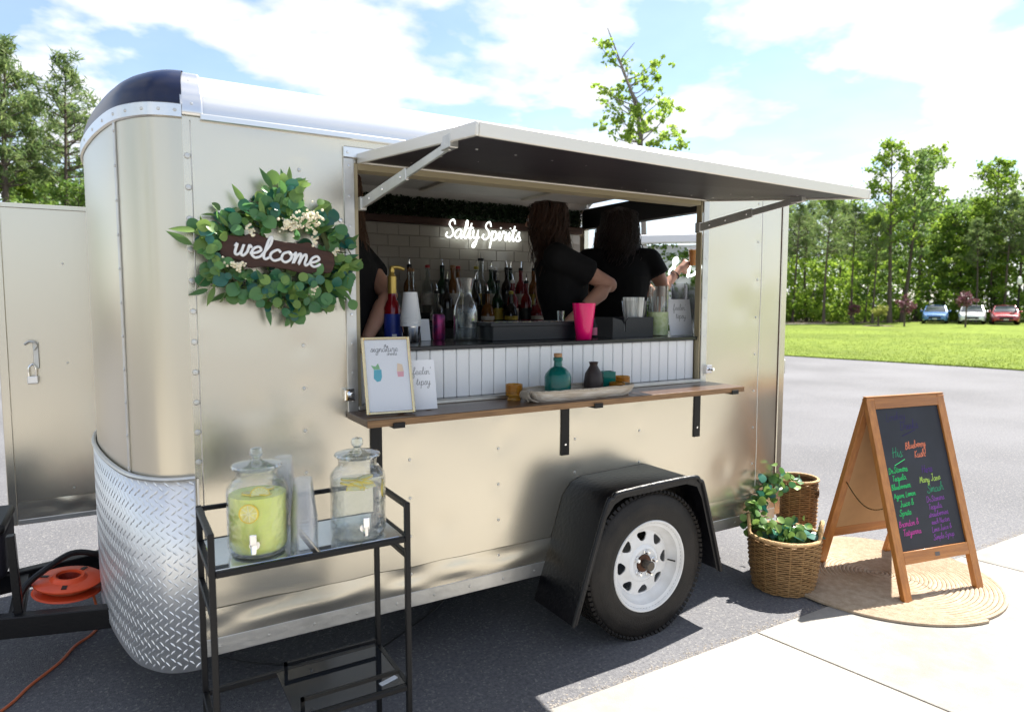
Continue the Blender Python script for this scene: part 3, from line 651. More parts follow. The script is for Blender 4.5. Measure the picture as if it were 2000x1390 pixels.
make_wheel((1.825, -.178, .337), False); make_wheel((1.825, W+.178, .337), True)
# ------------------------------------------------------------------ single-stroke lettering
GL = {
'a': (1.15, [[(.9,.85),(.55,1),(.15,.7),(.1,.25),(.4,0),(.75,.3),(.9,.9),(.88,.3),(1.0,0),(1.2,.15)]]),
'b': (1.1, [[(0,.3),(.35,1.3),(.38,1.95),(.2,1.9),(.15,.3),(.4,0),(.8,.2),(.82,.7),(.6,.95),(.75,.75),(1.1,.8)]]),
'c': (.95, [[(.85,.8),(.55,1),(.15,.7),(.1,.3),(.45,0),(.8,.1),(1.05,.3)]]),
'd': (1.15, [[(.85,.85),(.5,1),(.12,.6),(.15,.15),(.45,0),(.8,.4),(.95,2),(.88,.4),(1.0,0),(1.2,.15)]]),
'e': (.95, [[(0,.3),(.5,.45),(.82,.75),(.55,1),(.2,.75),(.15,.3),(.5,0),(.85,.12),(1.05,.35)]]),
'f': (.8, [[(0,.1),(.5,1.2),(.7,1.9),(.5,2.05),(.35,1.6),(.3,0),(.25,-.8),(.45,-.9),(.6,-.3),(.4,.1),(.85,.25)]]),
'g': (1.1, [[(.85,.85),(.5,1),(.12,.6),(.2,.1),(.55,.05),(.82,.5),(.88,.9),(.85,-.6),(.5,-1),(.25,-.7),(.7,-.2),(1.15,.25)]]),
'h': (1.05, [[(0,.2),(.4,1.3),(.45,1.95),(.25,1.9),(.2,.9),(.15,0),(.3,.7),(.6,1),(.8,.75),(.78,.2),(.95,0),(1.15,.15)]]),
'i': (.6, [[(0,.2),(.3,1),(.25,.25),(.42,0),(.65,.2)], [(.33,1.42),(.37,1.5)]]),
'j': (.6, [[(.4,1),(.4,-.5),(.15,-1),(0,-.7),(.6,.1)], [(.4,1.42),(.43,1.5)]]),
'k': (1.0, [[(0,.2),(.4,1.4),(.4,1.95),(.22,1.8),(.15,0)], [(.75,1),(.2,.5),(.55,.3),(.75,0),(1.05,.15)]]),
'l': (.65, [[(0,.2),(.45,1.3),(.45,1.95),(.25,1.9),(.2,.4),(.4,0),(.7,.2)]]),
'm': (1.4, [[(0,.8),(.1,1),(.12,0),(.3,.75),(.5,1),(.6,.7),(.6,0),(.75,.75),(.97,1),(1.1,.7),(1.1,.2),(1.25,0),(1.45,.2)]]),
'n': (1.02, [[(0,.8),(.1,1),(.12,0),(.3,.75),(.55,1),(.7,.7),(.7,.2),(.85,0),(1.08,.2)]]),
'o': (1.05, [[(.55,1),(.15,.75),(.12,.25),(.5,0),(.85,.3),(.85,.75),(.55,1),(.75,.78),(1.1,.85)]]),
'p': (1.0, [[(0,.5),(.2,1),(.2,0),(.12,-1),(.22,.5),(.5,1),(.85,.7),(.75,.15),(.4,0),(.3,.1),(.6,.0),(1.0,.2)]]),
'q': (1.1, [[(.85,.85),(.5,1),(.12,.6),(.2,.1),(.55,.05),(.82,.5),(.88,.9),(.85,-1),(1.05,-.6),(1.15,.2)]]),
'r': (.85, [[(0,.3),(.2,1.08),(.35,.9),(.68,.92),(.58,.3),(.7,0),(.92,.15)]]),
's': (.8, [[(0,.15),(.45,1.08),(.5,.7),(.68,.3),(.42,0),(.12,.1),(.5,.0),(.85,.2)]]),
't': (.68, [[(0,.2),(.3,1.2),(.36,1.75),(.28,.3),(.45,0),(.7,.2)], [(.02,1.2),(.68,1.27)]]),
'u': (1.08, [[(0,.6),(.15,1),(.12,.3),(.35,0),(.65,.3),(.75,1),(.72,.25),(.9,0),(1.12,.2)]]),
'v': (.95, [[(0,.8),(.15,1),(.4,0),(.75,1),(1.0,.85)]]),
'w': (1.3, [[(0,.7),(.12,1),(.15,.2),(.35,0),(.6,.3),(.65,1),(.65,.2),(.85,0),(1.08,.4),(1.1,1),(1.35,.8)]]),
'x': (.85, [[(.05,1),(.7,0)], [(.7,1),(.05,0)]]),
'y': (1.0, [[(0,.6),(.12,1),(.15,.35),(.4,.05),(.68,.4),(.75,1),(.7,-.5),(.4,-1),(.2,-.7),(.65,-.15),(1.05,.25)]]),
'S': (1.15, [[(1.05,1.55),(.8,2.05),(.4,1.9),(.3,1.45),(.8,.95),(.9,.35),(.45,0),(0,.25),(.15,.6)]]),
'B': (1.1, [[(.15,2),(.1,0)], [(0,1.9),(.6,2),(.75,1.5),(.2,1.1),(.85,.8),(.8,.2),(0,0)]]),
'D': (1.2, [[(.2,2),(.15,0)], [(0,1.9),(.7,1.9),(1.05,1.1),(.8,.25),(.1,0)]]),
'H': (1.15, [[(.15,2),(.05,0)], [(.95,2),(.8,0)], [(-.1,1),(1.1,1.1)]]),
'K': (1.05, [[(.15,2),(.05,0)], [(.85,2),(.1,1),(.95,0)]]),
'M': (1.3, [[(0,0),(.2,2),(.55,.6),(1,2),(1.1,0)]]),
'J': (1.0, [[(.2,2),(.9,2)], [(.65,2),(.6,.3),(.3,0),(0,.3)]]),
'T': (1.0, [[(-.05,2),(1,2)], [(.5,2),(.45,0)]]),
'A': (1.1, [[(0,0),(.5,2),(.95,0)], [(.2,.8),(.8,.8)]]),
'L': (.9, [[(.15,2),(.1,0),(.8,0)]]),
'N': (1.1, [[(0,0),(.1,2),(.8,0),(.9,2)]]),
'&': (1.15, [[(1,0),(.3,1.5),(.5,2),(.7,1.6),(.1,.6),(.3,0),(.7,.1),(1,.8)]]),
"'": (.3, [[(.15,2),(.1,1.6)]]), '.': (.4, [[(.15,0),(.2,.06)]]), ',': (.4, [[(.2,.08),(.1,-.3)]]), ':': (.4, [[(.15,.1),(.2,.16)], [(.2,.8),(.25,.86)]]),
'!': (.4, [[(.25,2),(.15,.5)], [(.12,0),(.16,.06)]]), '-': (.7, [[(.1,.7),(.6,.75)]]), ' ': (.75, [])}
def text_strokes(s, slant=.18, jit=0.0, k=5):
    out_ = []; x = 0
    for ch in s:
        adv, st = GL.get(ch, GL[' ']); jy = random.gauss(0, jit); js = 1+random.gauss(0, jit)
        for q in st:
            pts = [Vector((x+px*js+slant*py, py*js+jy, 0)) for px, py in q]
            out_.append(crom(pts, k) if len(pts) > 2 else pts)
        x += adv
    return out_, x
def text_mesh(lines, r, n=6, flat=1.0):    # lines: list of (string, x, y, size); XY plane mesh of stroke tubes
    mb = MB()
    for s, x, y, sz, *ex in lines:
        st, wd = text_strokes(s, *ex)
        for q in st: mb.tube([(x+p.x*sz, y+p.y*sz, 0) for p in q], r, n)
    if flat != 1.0: mb.v = [(a, b, c*flat) for a, b, c in mb.v]
    return mb
def text_width(s): return sum(GL.get(c, GL[' '])[0] for c in s)
def upright(mb, o, ux=(1, 0, 0), uy=(0, 0, 1)):   # map local XY(Z) to the plane ux,uy at o (normal ux x uy)
    ux = Vector(ux).normalized(); uy = Vector(uy).normalized(); uz = ux.cross(uy); o = Vector(o)
    mb.v = [tuple(o+ux*a+uy*b+uz*c) for a, b, c in mb.v]; return mb

# neon sign on the tiled back wall
neon_m = mat('neon_tube', (1, 1, 1), .3, emit=(.93, 1.0, .97), estr=.9)
ns = thing('neon_sign', 'glowing white script neon sign on the tiled back wall', 'neon sign', (2.10, 1.80, 2.04))
sz = .0605; mb = text_mesh([('Salty', 0, 0, sz), ('Spirits', text_width('Salty')*sz+.028, 0, sz)], .0050, 8)
wd = max(v[0] for v in mb.v); mb.v = [(a*.615/wd-.31, b-.062, c) for a, b, c in mb.v]
obj('neon_lettering', upright(mb, (0, -.008, 0)), neon_m, ns)
obj('mounting_post', MB().tube([(-.2, -.006, .0), (-.2, .04, .0)], .006, 8), black_pl, ns); obj('mounting_post', MB().tube([(.2, -.006, .0), (.2, .04, .0)], .006, 8), black_pl, ns)

# ------------------------------------------------------------------ leaves
def leaf_mesh(name, kind, L_, W_):
    mb = MB(); n = 7
    for side in (1,):
        mid = []; lft = []; rgt = []
        for i in range(n+1):
            t = i/n
            if kind == 'round': w_ = W_*math.sin(PI*min(1, t*.98+.02))**.55*.5
            else: w_ = W_*math.sin(PI*t**.8)*.5
            x = L_*t; zc_ = -L_*.16*t*t; cup = .25*w_
            mid.append((0, x, zc_)); lft.append((-w_, x, zc_+cup)); rgt.append((w_, x, zc_+cup))
        mb.sheet([lft, mid, rgt])
    me = mb.mesh(name, 60); return me
euc1 = leaf_mat('eucalyptus_leaf', (.035, .15, .075), (.13, .29, .075), .28, .35, .5)
euc2 = leaf_mat('olive_leaf', (.06, .16, .04), (.26, .40, .09), .35, .4, .5)
teal = leaf_mat('teal_leaf', (.015, .11, .085), (.05, .18, .12), .22, .3, .5)
leafM = []
for m_ in (euc1, euc2, teal):
    for kd, l_, w_ in (('round', .036, .034), ('round', .030, .026), ('long', .062, .017)):
        me = leaf_mesh('leaf', kd, l_, w_); me.materials.append(m_); leafM.append(me)
def place_leaf(parent, p, dirv, up, scale=1.0, kind=None):
    y = Vector(dirv).normalized(); z = Vector(up); z = (z-y*z.dot(y)); z = z.normalized() if z.length > 1e-4 else y.orthogonal().normalized(); x = y.cross(z)
    M = Matrix(((x.x, y.x, z.x), (x.y, y.y, z.y), (x.z, y.z, z.z)))
    if kind is None: kind = random.choice((0, 0, 1, 0, 3, 4, 3, 6, 0, 7, 3, 5))
    o = bpy.data.objects.new('leaf', leafM[kind]); COL.objects.link(o); o.parent = parent; o.location = p; o.rotation_euler = M.to_euler(); o.scale = (scale,)*3
    return o
# wreath hung on the wall
WR = thing('wreath', 'green eucalyptus wreath with cream blossom hung on the trailer wall', 'wreath', (.27, -.005, 1.70))
ring = [Vector((.19*math.cos(a), -.045, .165*math.sin(a))) for a in np.linspace(0, 2*PI, 40, endpoint=False)]
stem_m = mat('green_twig', (.07, .09, .03), .7, var=.3)
obj('twig_ring', MB().tube(ring, .012, 6, closed=True), stem_m, WR)
lobes = [(-.235, .055, .045, 22), (-.17, .075, .045, 20), (-.10, .12, .045, 22), (-.01, .175, .045, 22), (.06, .21, .035, 14), (.05, .13, .05, 16), (.15, .12, .045, 20), (.21, .06, .04, 22), (.24, -.03, .04, 22), (.21, -.10, .04, 22), (.14, -.16, .045, 26), (.05, -.17, .045, 26), (-.04, -.14, .045, 26), (-.12, -.12, .045, 20), (-.20, -.06, .045, 16), (-.23, -.11, .03, 6), (-.06, .08, .04, 12), (.0, -.10, .04, 16), (.10, -.10, .04, 12)]
for (cx_, cz_, s_, n_) in lobes:
    cx_ *= .86; cz_ *= .93
    for i in range(int(n_*1.45)):
        p = Vector((cx_+.012+random.gauss(0, s_*.62), random.uniform(-.10, -.015), cz_+random.gauss(0, s_*.6)))
        if abs(p.x-.015) < .185 and abs(p.z+.012) < .058: p.y = max(p.y, -.05)
        outd = Vector((cx_*1.2+random.gauss(0, .16), random.uniform(-.12, .02), cz_+random.gauss(0, .16))); up = Vector((random.gauss(0, .45), -1, random.gauss(.3, .45)))
        if random.random() < .25: up = Vector((random.gauss(0, 1), random.gauss(-.3, .6), random.gauss(0, 1)))
        place_leaf(WR, p, outd, up, random.uniform(.75, 1.5))
for (x, z, dx_, dz_) in ((.035, .235, -.05, .3), (.06, .235, .22, .2), (.05, .245, .02, .3), (.07, .23, .3, .18), (.255, -.06, .25, -.2), (.26, -.02, .3, .1), (-.25, .05, -.3, .08), (.05, -.20, -.1, -.3), (.06, -.21, -.06, -.3), (.245, -.15, .1, -.3), (-.24, -.13, -.1, -.25), (.28, .03, .2, .2), (-.05, -.2, .05, -.25)):
    place_leaf(WR, Vector((x*.86+.012, -.05, z*.93)), (dx_, -.03, dz_), (0, -1, .2), 1.15, random.choice((2, 5)))
for (x, z) in ((.268, -.165), (.285, -.02), (-.262, .10)): place_leaf(WR, Vector((x, -.04, z)), (.05, -.02, -.1), (0, -1, .1), 1.15, 0)
twigs = [((.19, -.12), (.265, -.165)), ((-.2, -.08), (-.25, -.13)), ((0, .17), (.045, .25)), ((-.16, .06), (-.26, .06)), ((.2, .07), (.275, .0))]
for a, b in twigs: obj('twig', MB().tube(crom([(a[0], -.05, a[1]), ((a[0]+b[0])/2, -.06, (a[1]+b[1])/2+.012), (b[0], -.045, b[1])], 5), .0018, 5), stem_m, WR)
blo_m = mat('cream_blossom', (.84, .77, .58), .7, var=.2, vscale=60, sss=.2)
def blossom(parent, a, b, n_, s_):
    mb = MB()
    for i in range(n_):
        t = random.random(); p = Vector(a).lerp(Vector(b), t)+Vector((random.gauss(0, s_), random.gauss(0, s_*.6), random.gauss(0, s_))); mb.sphere(p, random.uniform(.0035, .006), 6, 4)
    return stuff(obj('blossom', mb, blo_m, parent))
blossom(WR, (.03, -.10, .085), (.135, -.105, .125), 240, .013); blossom(WR, (-.15, -.105, -.045), (-.115, -.105, -.055), 40, .008); blossom(WR, (.125, -.09, .03), (.14, -.09, .07), 26, .006); blossom(WR, (.20, -.08, .0), (.215, -.08, .02), 14, .005); blossom(WR, (-.10, -.09, .10), (-.07, -.09, .05), 18, .006); blossom(WR, (.10, -.09, -.15), (.13, -.09, -.12), 16, .006)
# wooden welcome plaque in the wreath
WS = thing('welcome_sign', 'brown wooden plaque with white script lettering in the middle of the wreath', 'sign', (.285, -.085, 1.688))
WS.rotation_euler = (0, math.radians(7.5), 0)
top = crom([(-.195, .0, 0), (-.185, .035, 0), (-.13, .042, 0), (-.095, .062, 0), (-.06, .052, 0), (0, .047, 0), (.06, .052, 0), (.09, .06, 0), (.125, .042, 0), (.175, .036, 0), (.188, 0, 0)], 4)
poly = [(p.x, p.y) for p in top]+[(p.x, -p.y*.95) for p in reversed(top)]
bevel(obj('plaque', MB().prism(poly, -.006, .006), brown_bd, WS), .002)
sz = .0375; wd = text_width('welcome')*sz; mb = text_mesh([('welcome', 0, 0, sz)], .0044, 8, .8); kx = .285/wd; mb.v = [(a*kx-.155, b-.022, c) for a, b, c in mb.v]
obj('lettering', upright(mb, (0, -.0085, 0)), mat('white_lettering', (.8, .8, .8), .5), WS)
for i in range(26):
    p = Vector((random.choice((random.uniform(-.215, -.165), random.uniform(-.1, .15))), random.uniform(-.118, -.098), 0))
    p.z = random.uniform(-.10, .02) if abs(p.x+.012) > .13 and p.x < 0 else random.uniform(-.115, -.082)
    place_leaf(WR, p, (p.x*.5+random.gauss(0, .1), -.02, random.gauss(-.05, .15)), (random.gauss(0, .3), -1, random.gauss(.3, .3)), random.uniform(.85, 1.1))
# ------------------------------------------------------------------ bar cart with dispensers
CT = thing('bar_cart', 'black square tube bar cart with mirrored shelf beside the rock guard', 'bar cart', (.2475, -.49, 0))
def cp(name, mb, m, parent=None): return wpart(name, mb, m, parent or CT, CT)
cx0, cx1, cy0, cy1 = -.025, .52, -.63, -.35; tb = .0165
for x in (cx0, cx1):
    for y in (cy0, cy1): cp('leg', MB().bar((x, y, 0), (x, y, .925), tb, tb, up=(0, 1, 0), ch=.002), black_st)
    for z, nm in ((.9155, 'handrail'), (.70 if x < 0 else .76, 'side_rail'), (.345, 'side_rail')): cp(nm, MB().bar((x, cy0+tb/2, z), (x, cy1-tb/2, z), tb, tb, ch=.002), black_st)
    for z in (.812,): cp('shelf_rail', MB().bar((x, cy0+tb/2, z), (x, cy1-tb/2, z), tb, tb, ch=.002), black_st)
for y in (cy0, cy1):
    for z in (.812, .345): cp('shelf_rail', MB().bar((cx0+tb/2, y, z), (cx1-tb/2, y, z), tb, tb, ch=.002), black_st)
cp('back_rail', MB().bar((cx0+tb/2, cy1, .9155), (cx1-tb/2, cy1, .9155), .012, .014, ch=.002), black_st)
cp('shelf_rail', MB().bar((.25, cy0+tb/2, .808), (.25, cy1-tb/2, .808), tb, .012, ch=.002), black_st)
mirror_m = mat('mirror_glass', (.80, .84, .86), .04, .9, .5)
for a, b in ((cx0+tb/2+.001, .2395), (.2605, cx1-tb/2-.001)): cp('glass_shelf', MB().box(a, b, cy0+tb/2+.001, cy1-tb/2-.001, .8155, .8205, ch=.001), mirror_m)
cp('glass_shelf', MB().box(.18, cx1-tb/2-.001, cy0+tb/2+.001, cy1-tb/2-.001, .349, .3535), mat('smoked_glass', (.015, .017, .02), .04, 0, .6))
for z in (.385,):
    cp('bottle_rail', MB().bar((.20, cy0+.03, z), (cx1-.02, cy0+.03, z), .010, .010), black_st); cp('bottle_rail', MB().bar((.20, cy1-.03, z), (cx1-.02, cy1-.03, z), .010, .010), black_st)
for y in (cy0+.03, cy1-.03): cp('bottle_post', MB().bar((.205, y, .354), (.205, y, .390), .010, .010), black_st)
tag(obj('price_tag', MB().box(-.03, .03, -.008, .008, 0, .003), paper, loc=(.47, -.585, .3537), rot=(0, 0, .3)), 'small white card lying on the lower shelf of the cart', 'card')

jar_glass = glassy('jar_glass', (.975, .985, .982), .14, .06, .03, bump=.5, bscale=70)
lid_glass = glassy('lid_glass', (.90, .94, .93), .42, .03, .04)
lemonade = mat('lemonade', (.84, .90, .22), .35, 0, .4, var=.08, vscale=9, sss=.4)
water_m = glassy('infused_water', (.95, .97, .97), .12, .05, .03, bump=.4, bscale=60)
lemon_rind = mat('lemon_rind', (.85, .62, .06), .4); lemon_flesh = mat('lemon_flesh', (.88, .76, .25), .35, sss=.2, var=.2, vscale=120)
def lemon_slice(parent, p, nrm, r=.026, half=False):
    q = Vector(nrm).to_track_quat('Z', 'Y').to_euler(); a1 = PI if half else 2*PI
    s_ = obj('lemon_slice', MB().lathe([(0, -.002), (r*.88, -.002), (r*.88, .002), (0, .002)], 20, None, 0, a1), lemon_flesh, parent, p, q)
    obj('rind', MB().lathe([(r*.88, -.0024), (r, -.0024), (r, .0024), (r*.88, .0024)], 20, None, 0, a1), lemon_rind, s_)
    mb = MB()
    for k in range(8): a = 2*PI*k/8*(.5 if half else 1)+.1; mb.bar((.002*math.cos(a), .002*math.sin(a), .0023), (r*.85*math.cos(a), r*.85*math.sin(a), .0023), .0014, .0008)
    stuff(obj('segment_lines', mb, mat('lemon_pith', (.88, .85, .6), .5) if 'lemon_pith' not in MATS else MATS['lemon_pith'], s_))
def dispenser(loc, rz, label, liquid, fill, slices):
    d = thing('drink_dispenser', label, 'drink dispenser', loc, rz, 'glass dispensers on the bar cart')
    R_ = .083
    prof = [(0, .004), (R_*.86, .0), (R_*.95, .006), (R_, .02), (R_, .175), (R_*.97, .19), (R_*.84, .205), (R_*.70, .212), (R_*.68, .222), (R_*.70, .236), (R_*.73, .240)]
    inn = [(r-.0035 if r > 0 else 0, z+(.004 if i < 3 else 0)) for i, (r, z) in enumerate(prof)]
    obj('jar', MB().lathe(prof+list(reversed(inn)), 16, ph=PI/16).mesh('jar', 50), jar_glass, d)
    rl = R_-.0055
    lq = obj('liquid', MB().lathe([(0, .010), (rl*.9, .010), (rl, .022), (rl, fill), (0, fill)], 16, ph=PI/16), liquid, d)
    lid = obj('lid', MB().lathe([(0, .236), (R_*.66, .236), (R_*.66, .2415), (R_*.80, .2415), (R_*.83, .246), (R_*.80, .251), (R_*.5, .258), (.016, .262), (.011, .266), (.011, .268), (0, .268)], 28), lid_glass, d)
    obj('knob', MB().lathe([(0, .2685), (.010, .269), (.017, .276), (.019, .285), (.015, .295), (0, .299)], 16), lid_glass, lid)
    # spigot towards local -Y
    sp = obj('spigot', MB().tube([(0, -R_+.002, .045), (0, -R_-.020, .045)], .008, 10).tube([(0, -R_-.018, .052), (0, -R_-.021, .026)], [.009, .0065], 10), chrome, d)
    obj('spigot_washer', MB().tube([(0, -R_-.001, .045), (0, -R_-.005, .045)], .014, 14), chrome, sp)
    bevel(obj('spigot_lever', MB().box(-.009, .009, -R_-.030, -R_-.022, .052, .082), chrome, sp), .002)
    for (a, z, tilt, half, rr) in slices:
        if rr > .5: p = (rr*R_*math.cos(a), rr*R_*math.sin(a), z); nrm = (math.cos(a), math.sin(a), tilt)
        else: p = (rr*R_*math.cos(a), rr*R_*math.sin(a), z); nrm = (tilt, .1, 1)
        lemon_slice(d, p, nrm, .027, half)
    return d
dispenser((.112, -.525, .821), -.30, 'glass dispenser of cloudy yellow green lemonade', lemonade, .168, [(-1.75, .130, .0, False, .93), (-2.3, .169, .1, False, .25), (-.9, .1695, .15, False, .3), (1.0, .170, -.1, False, .35), (-1.3, .170, .9, True, .55)])
dispenser((.400, -.535, .821), -.10, 'glass dispenser of clear water with lemon slices floating on top', water_m, .165, [(-.35, .140, .0, False, .90), (-1.7, .158, .35, False, .4), (-2.5, .163, .2, False, .45), (-.9, .165, .2, False, .35), (.8, .165, -.2, False, .45), (2.2, .164, .1, False, .4), (-1.9, .150, .7, True, .7), (-1.2, .152, .8, True, .65)])
clear_pl = glassy('clear_plastic', (.992, .994, .996), .22, .10, .10)
def cup_mesh(name, r0, r1, h, th=.0008, inv=False):
    pr = [(0, 0), (r0, 0), (r1, h-.004), (r1+.0015, h-.003), (r1+.002, h-.001), (r1+.0012, h), (r1, h-.001)]
    if inv: pr = [(r, h-z) for r, z in pr]
    return MB().lathe(pr, 28).mesh(name, 50)
cm = cup_mesh('plastic_cup', .026, .038, .115, inv=True)
for (x, y, n_, lab) in ((.232, -.555, 9, 'clear plastic cup turned over in the shorter stack between the dispensers'), (.205, -.425, 11, 'clear plastic cup turned over in the taller stack behind the lemonade')):
    for i in range(n_):
        o = obj('plastic_cup', cm, clear_pl, loc=(x+random.gauss(0, .0006), y+random.gauss(0, .0006), .821+i*(.0105 if n_ < 10 else .0125)), rot=(random.gauss(0, .006), random.gauss(0, .006), 0)); tag(o, lab, 'cup', 'stacked cups on the cart')

# ------------------------------------------------------------------ things on the serving ledge (top at 1.112)
LZ = 1.1125
def lean_frame(name, label, cat, loc, w_, h_, tilt, rz, frame, texts, extra=None, stand=True):
    t_ = thing(name, label, cat, loc, rz)
    RXm = Matrix.Rotation(-tilt, 4, 'X')
    def lp(nm, mb, m, par=None):
        mb.v = [tuple(RXm @ Vector(v)) for v in mb.v]; return obj(nm, mb, m, par or t_)
    f = .010 if frame else 0
    if frame:
        gold = MATS.get('brass_frame') or mat('brass_frame', (.80, .62, .34), .22, 1.0, bump=.02, bscale=30)
        for b_ in ((-w_/2, -w_/2+f, 0, h_), (w_/2-f, w_/2, 0, h_), (-w_/2+f, w_/2-f, 0, f), (-w_/2+f, w_/2-f, h_-f, h_)): lp('frame_bar', MB().box(b_[0], b_[1], -.010, .004, b_[2], b_[3], ch=.002), gold)
    pg = lp('page', MB().box(-w_/2+f, w_/2-f, -.0035, -.001, f, h_-f), paper)
    ink = MATS.get('grey_ink') or mat('grey_ink', (.16, .16, .17), .6)
    mb = MB()
    for s, cxn, y, sz, r in texts:
        st, wd_ = text_strokes(s, .12); 
        for q in st: mb.tube([(cxn-wd_*sz/2+p.x*sz, -.0036-.0002, y+p.y*sz) for p in q], r, 4)
    mb.v = [(a, -.0038+(b+.0038)*.25, c) for a, b, c in mb.v]
    lp('print', mb, ink, pg)
    if frame: lp('glass_pane', MB().box(-w_/2+f, w_/2-f, -.0068, -.0058, f, h_-f), glassy('pane', (1, 1, 1), .12, .02) if 'pane' not in MATS else MATS['pane'])
    if extra: extra(lp, pg)
    if stand:
        tan_c = MATS.get('kraft_card') or mat('kraft_card', (.42, .26, .14), .7)
        c_ = math.cos(tilt); s_ = math.sin(tilt)
        obj('easel_back', MB().prism([(0.006+h_*.42*s_, h_*.42*c_), (.006, .002), (h_*.36, .0), (h_*.34, h_*.18)], -.0015-w_*.30, .0015-w_*.30, Matrix.Rotation(PI/2, 4, 'Z')), tan_c, t_)
    return t_
def drinks_art(lp, pg):
    tealm = mat('print_teal', (.12, .42, .52), .6); gm_ = mat('print_leaf', (.25, .5, .25), .6); pk = mat('print_pink', (.75, .38, .42), .6); pk2 = mat('print_cream', (.80, .62, .45), .6)
    def blob(nm, pts, m): lp(nm, MB().add([(x, -.0040, z) for x, z in pts], [tuple(range(len(pts)))]), m, pg)
    blob('drink_print', [(-.055, .135), (-.043, .122), (-.030, .125), (-.024, .14), (-.024, .168), (-.052, .168)], tealm); blob('garnish_print', [(-.052, .169), (-.062, .185), (-.045, .180), (-.035, .192), (-.028, .169)], gm_)
    blob('drink_print', [(.036, .138), (.058, .138), (.060, .158), (.034, .158)], pk); blob('garnish_print', [(.034, .159), (.060, .159), (.056, .185), (.038, .19)], pk2)
fm = [('the', 0, .252, .006, .0006), ('signature', -.008, .236, .0125, .0009), ('drinks', .02, .222, .007, .0006)]
fm += [('blue skies rum lime', -.036, .108-.011*i, .0030, .00035) for i in range(4)]+[('berry gin fizz tonic', .042, .108-.011*i, .0030, .00035) for i in range(4)]+[('served with love', -.01, .055-.011*i, .0034, .00035) for i in range(2)]
fm = [f for f in fm if 'rum' not in f[0] and 'gin' not in f[0] and 'love' not in f[0]]
lean_frame('framed_menu', 'gold framed drinks menu leaning on the left end of the ledge', 'menu', (.648, -.165, LZ+.003), .182, .292, .30, -.12, True, fm, drinks_art)
tt = [('feelin\'', 0, .135, .014, .0008), ('tipsy', .004, .095, .014, .0008)]
lean_frame('tip_card', 'white acrylic card with script on the ledge beside the framed menu', 'card', (.795, -.125, LZ+.003), .108, .192, .22, -.10, False, tt)
lean_frame('tip_card', 'white acrylic card with script standing on the bar by the right jamb', 'card', (2.40, .13, 1.3515), .150, .195, .20, -.12, False, [('feelin\'', 0, .135, .016, .0009), ('tipsy', .004, .09, .016, .0009)])

amber = mat('amber_glass', (.75, .36, .05), .06, 0, .5, trans=.75, ior=1.35)
def ribbed_tumbler(loc, label, m, r=.036, h=.068):
    t_ = thing('tumbler', label, 'tumbler', loc)
    pr = [(0, 0), (r*.80, 0), (r*.82, .004), (r*.74, .012), (r*.80, .016), (r, .022), (r, h), (r-.003, h), (r-.003, .026), (0, .022)]
    mb = MB().lathe(pr, 36)
    mb.v = [(x*(1+(.03 if (i//2) % 2 else -.02)*(1 if z > .02 else 0)), y*(1+(.03 if (i//2) % 2 else -.02)*(1 if z > .02 else 0)), z) for i, (x, y, z) in enumerate(mb.v)]
    obj('glass_body', mb, m, t_); return t_
ribbed_tumbler((1.232, -.07, LZ), 'amber ribbed glass tumbler left of the tray', amber); ribbed_tumbler((1.818, -.075, LZ), 'amber ribbed glass tumbler right of the tray behind its rim', amber, .038, .07)
# oval white washed tray with rope rim
TY = thing('tray', 'long whitewashed wooden tray with rope handles on the ledge', 'tray', (1.53, -.130, LZ), 0)
def stad(a, b, n_=40, e=.42): return [(a*math.copysign(abs(math.cos(t))**e, math.cos(t)), b*math.copysign(abs(math.sin(t))**e, math.sin(t))) for t in np.linspace(0, 2*PI, n_, endpoint=False)]
washed = mat('whitewashed_wood', (.72, .67, .60), .75, col2=(.46, .37, .27), vscale=5, stretch=(1.5, 10, 10), bump=.4, bscale=18)
rows = []
for (a, b, z) in ((.245, .072, 0.0), (.262, .083, .018), (.272, .090, .040), (.262, .082, .040), (.250, .072, .020), (.236, .064, .010)):
    q = stad(a, b); rows.append([(x, y, z) for x, y in q]+[(q[0][0], q[0][1], z)])
mb = MB().sheet(rows); q = stad(.245, .072); mb.add([(x, y, .0) for x, y in q], [tuple(range(len(q)))]); q = stad(.236, .064); mb.add([(x, y, .010) for x, y in q], [tuple(range(len(q)))])
obj('tray_body', mb, washed, TY)
rope_m = mat('rope', (.64, .57, .47), .85, col2=(.42, .34, .25), vscale=180, bump=.6, bscale=260)
q = stad(.268, .087, 60); obj('rope_rim', MB().tube([(x, y, .043+.0012*math.sin(i*2.2)) for i, (x, y) in enumerate(q)], .0058, 7, closed=True), rope_m, TY)
for sx in (-1,):
    mb = MB()
    for i in range(34): a = random.uniform(-.5, .5); mb.tube(crom([(sx*.262, a*.05, .045), (sx*(.278+random.uniform(0, .012)), a*.06-.01, .040), (sx*(.282+random.uniform(0, .015)), a*.07-.02, .02), (sx*(.275+random.uniform(-.03, .02)), a*.08-.035, .004)], 3), .0016, 4)
    stuff(obj('rope_tassel', mb, rope_m, TY))
mb = MB(); 
for k in range(5): mb.tube([(.01+(.062-.009*k)*math.cos(a), .01+(.042-.007*k)*math.sin(a), .020) for a in np.linspace(0, 2*PI, 28, endpoint=False)], .0052, 6, closed=True)
mb2 = mb; co = thing('rope_coil', 'small coil of pale rope lying in the tray', 'rope', (1.525, -.13, LZ-.002)); stuff(obj('coil', mb2, rope_m, co))
tealg = mat('teal_glass', (.01, .22, .19), .07, 0, .5, trans=.55, ior=1.4, bump=.1, bscale=20); cork = mat('cork', (.35, .20, .10), .8, var=.3, vscale=80)
b_ = thing('glass_bottle', 'teal green glass bottle with cork standing in the tray', 'bottle', (1.425, -.118, LZ+.0105))
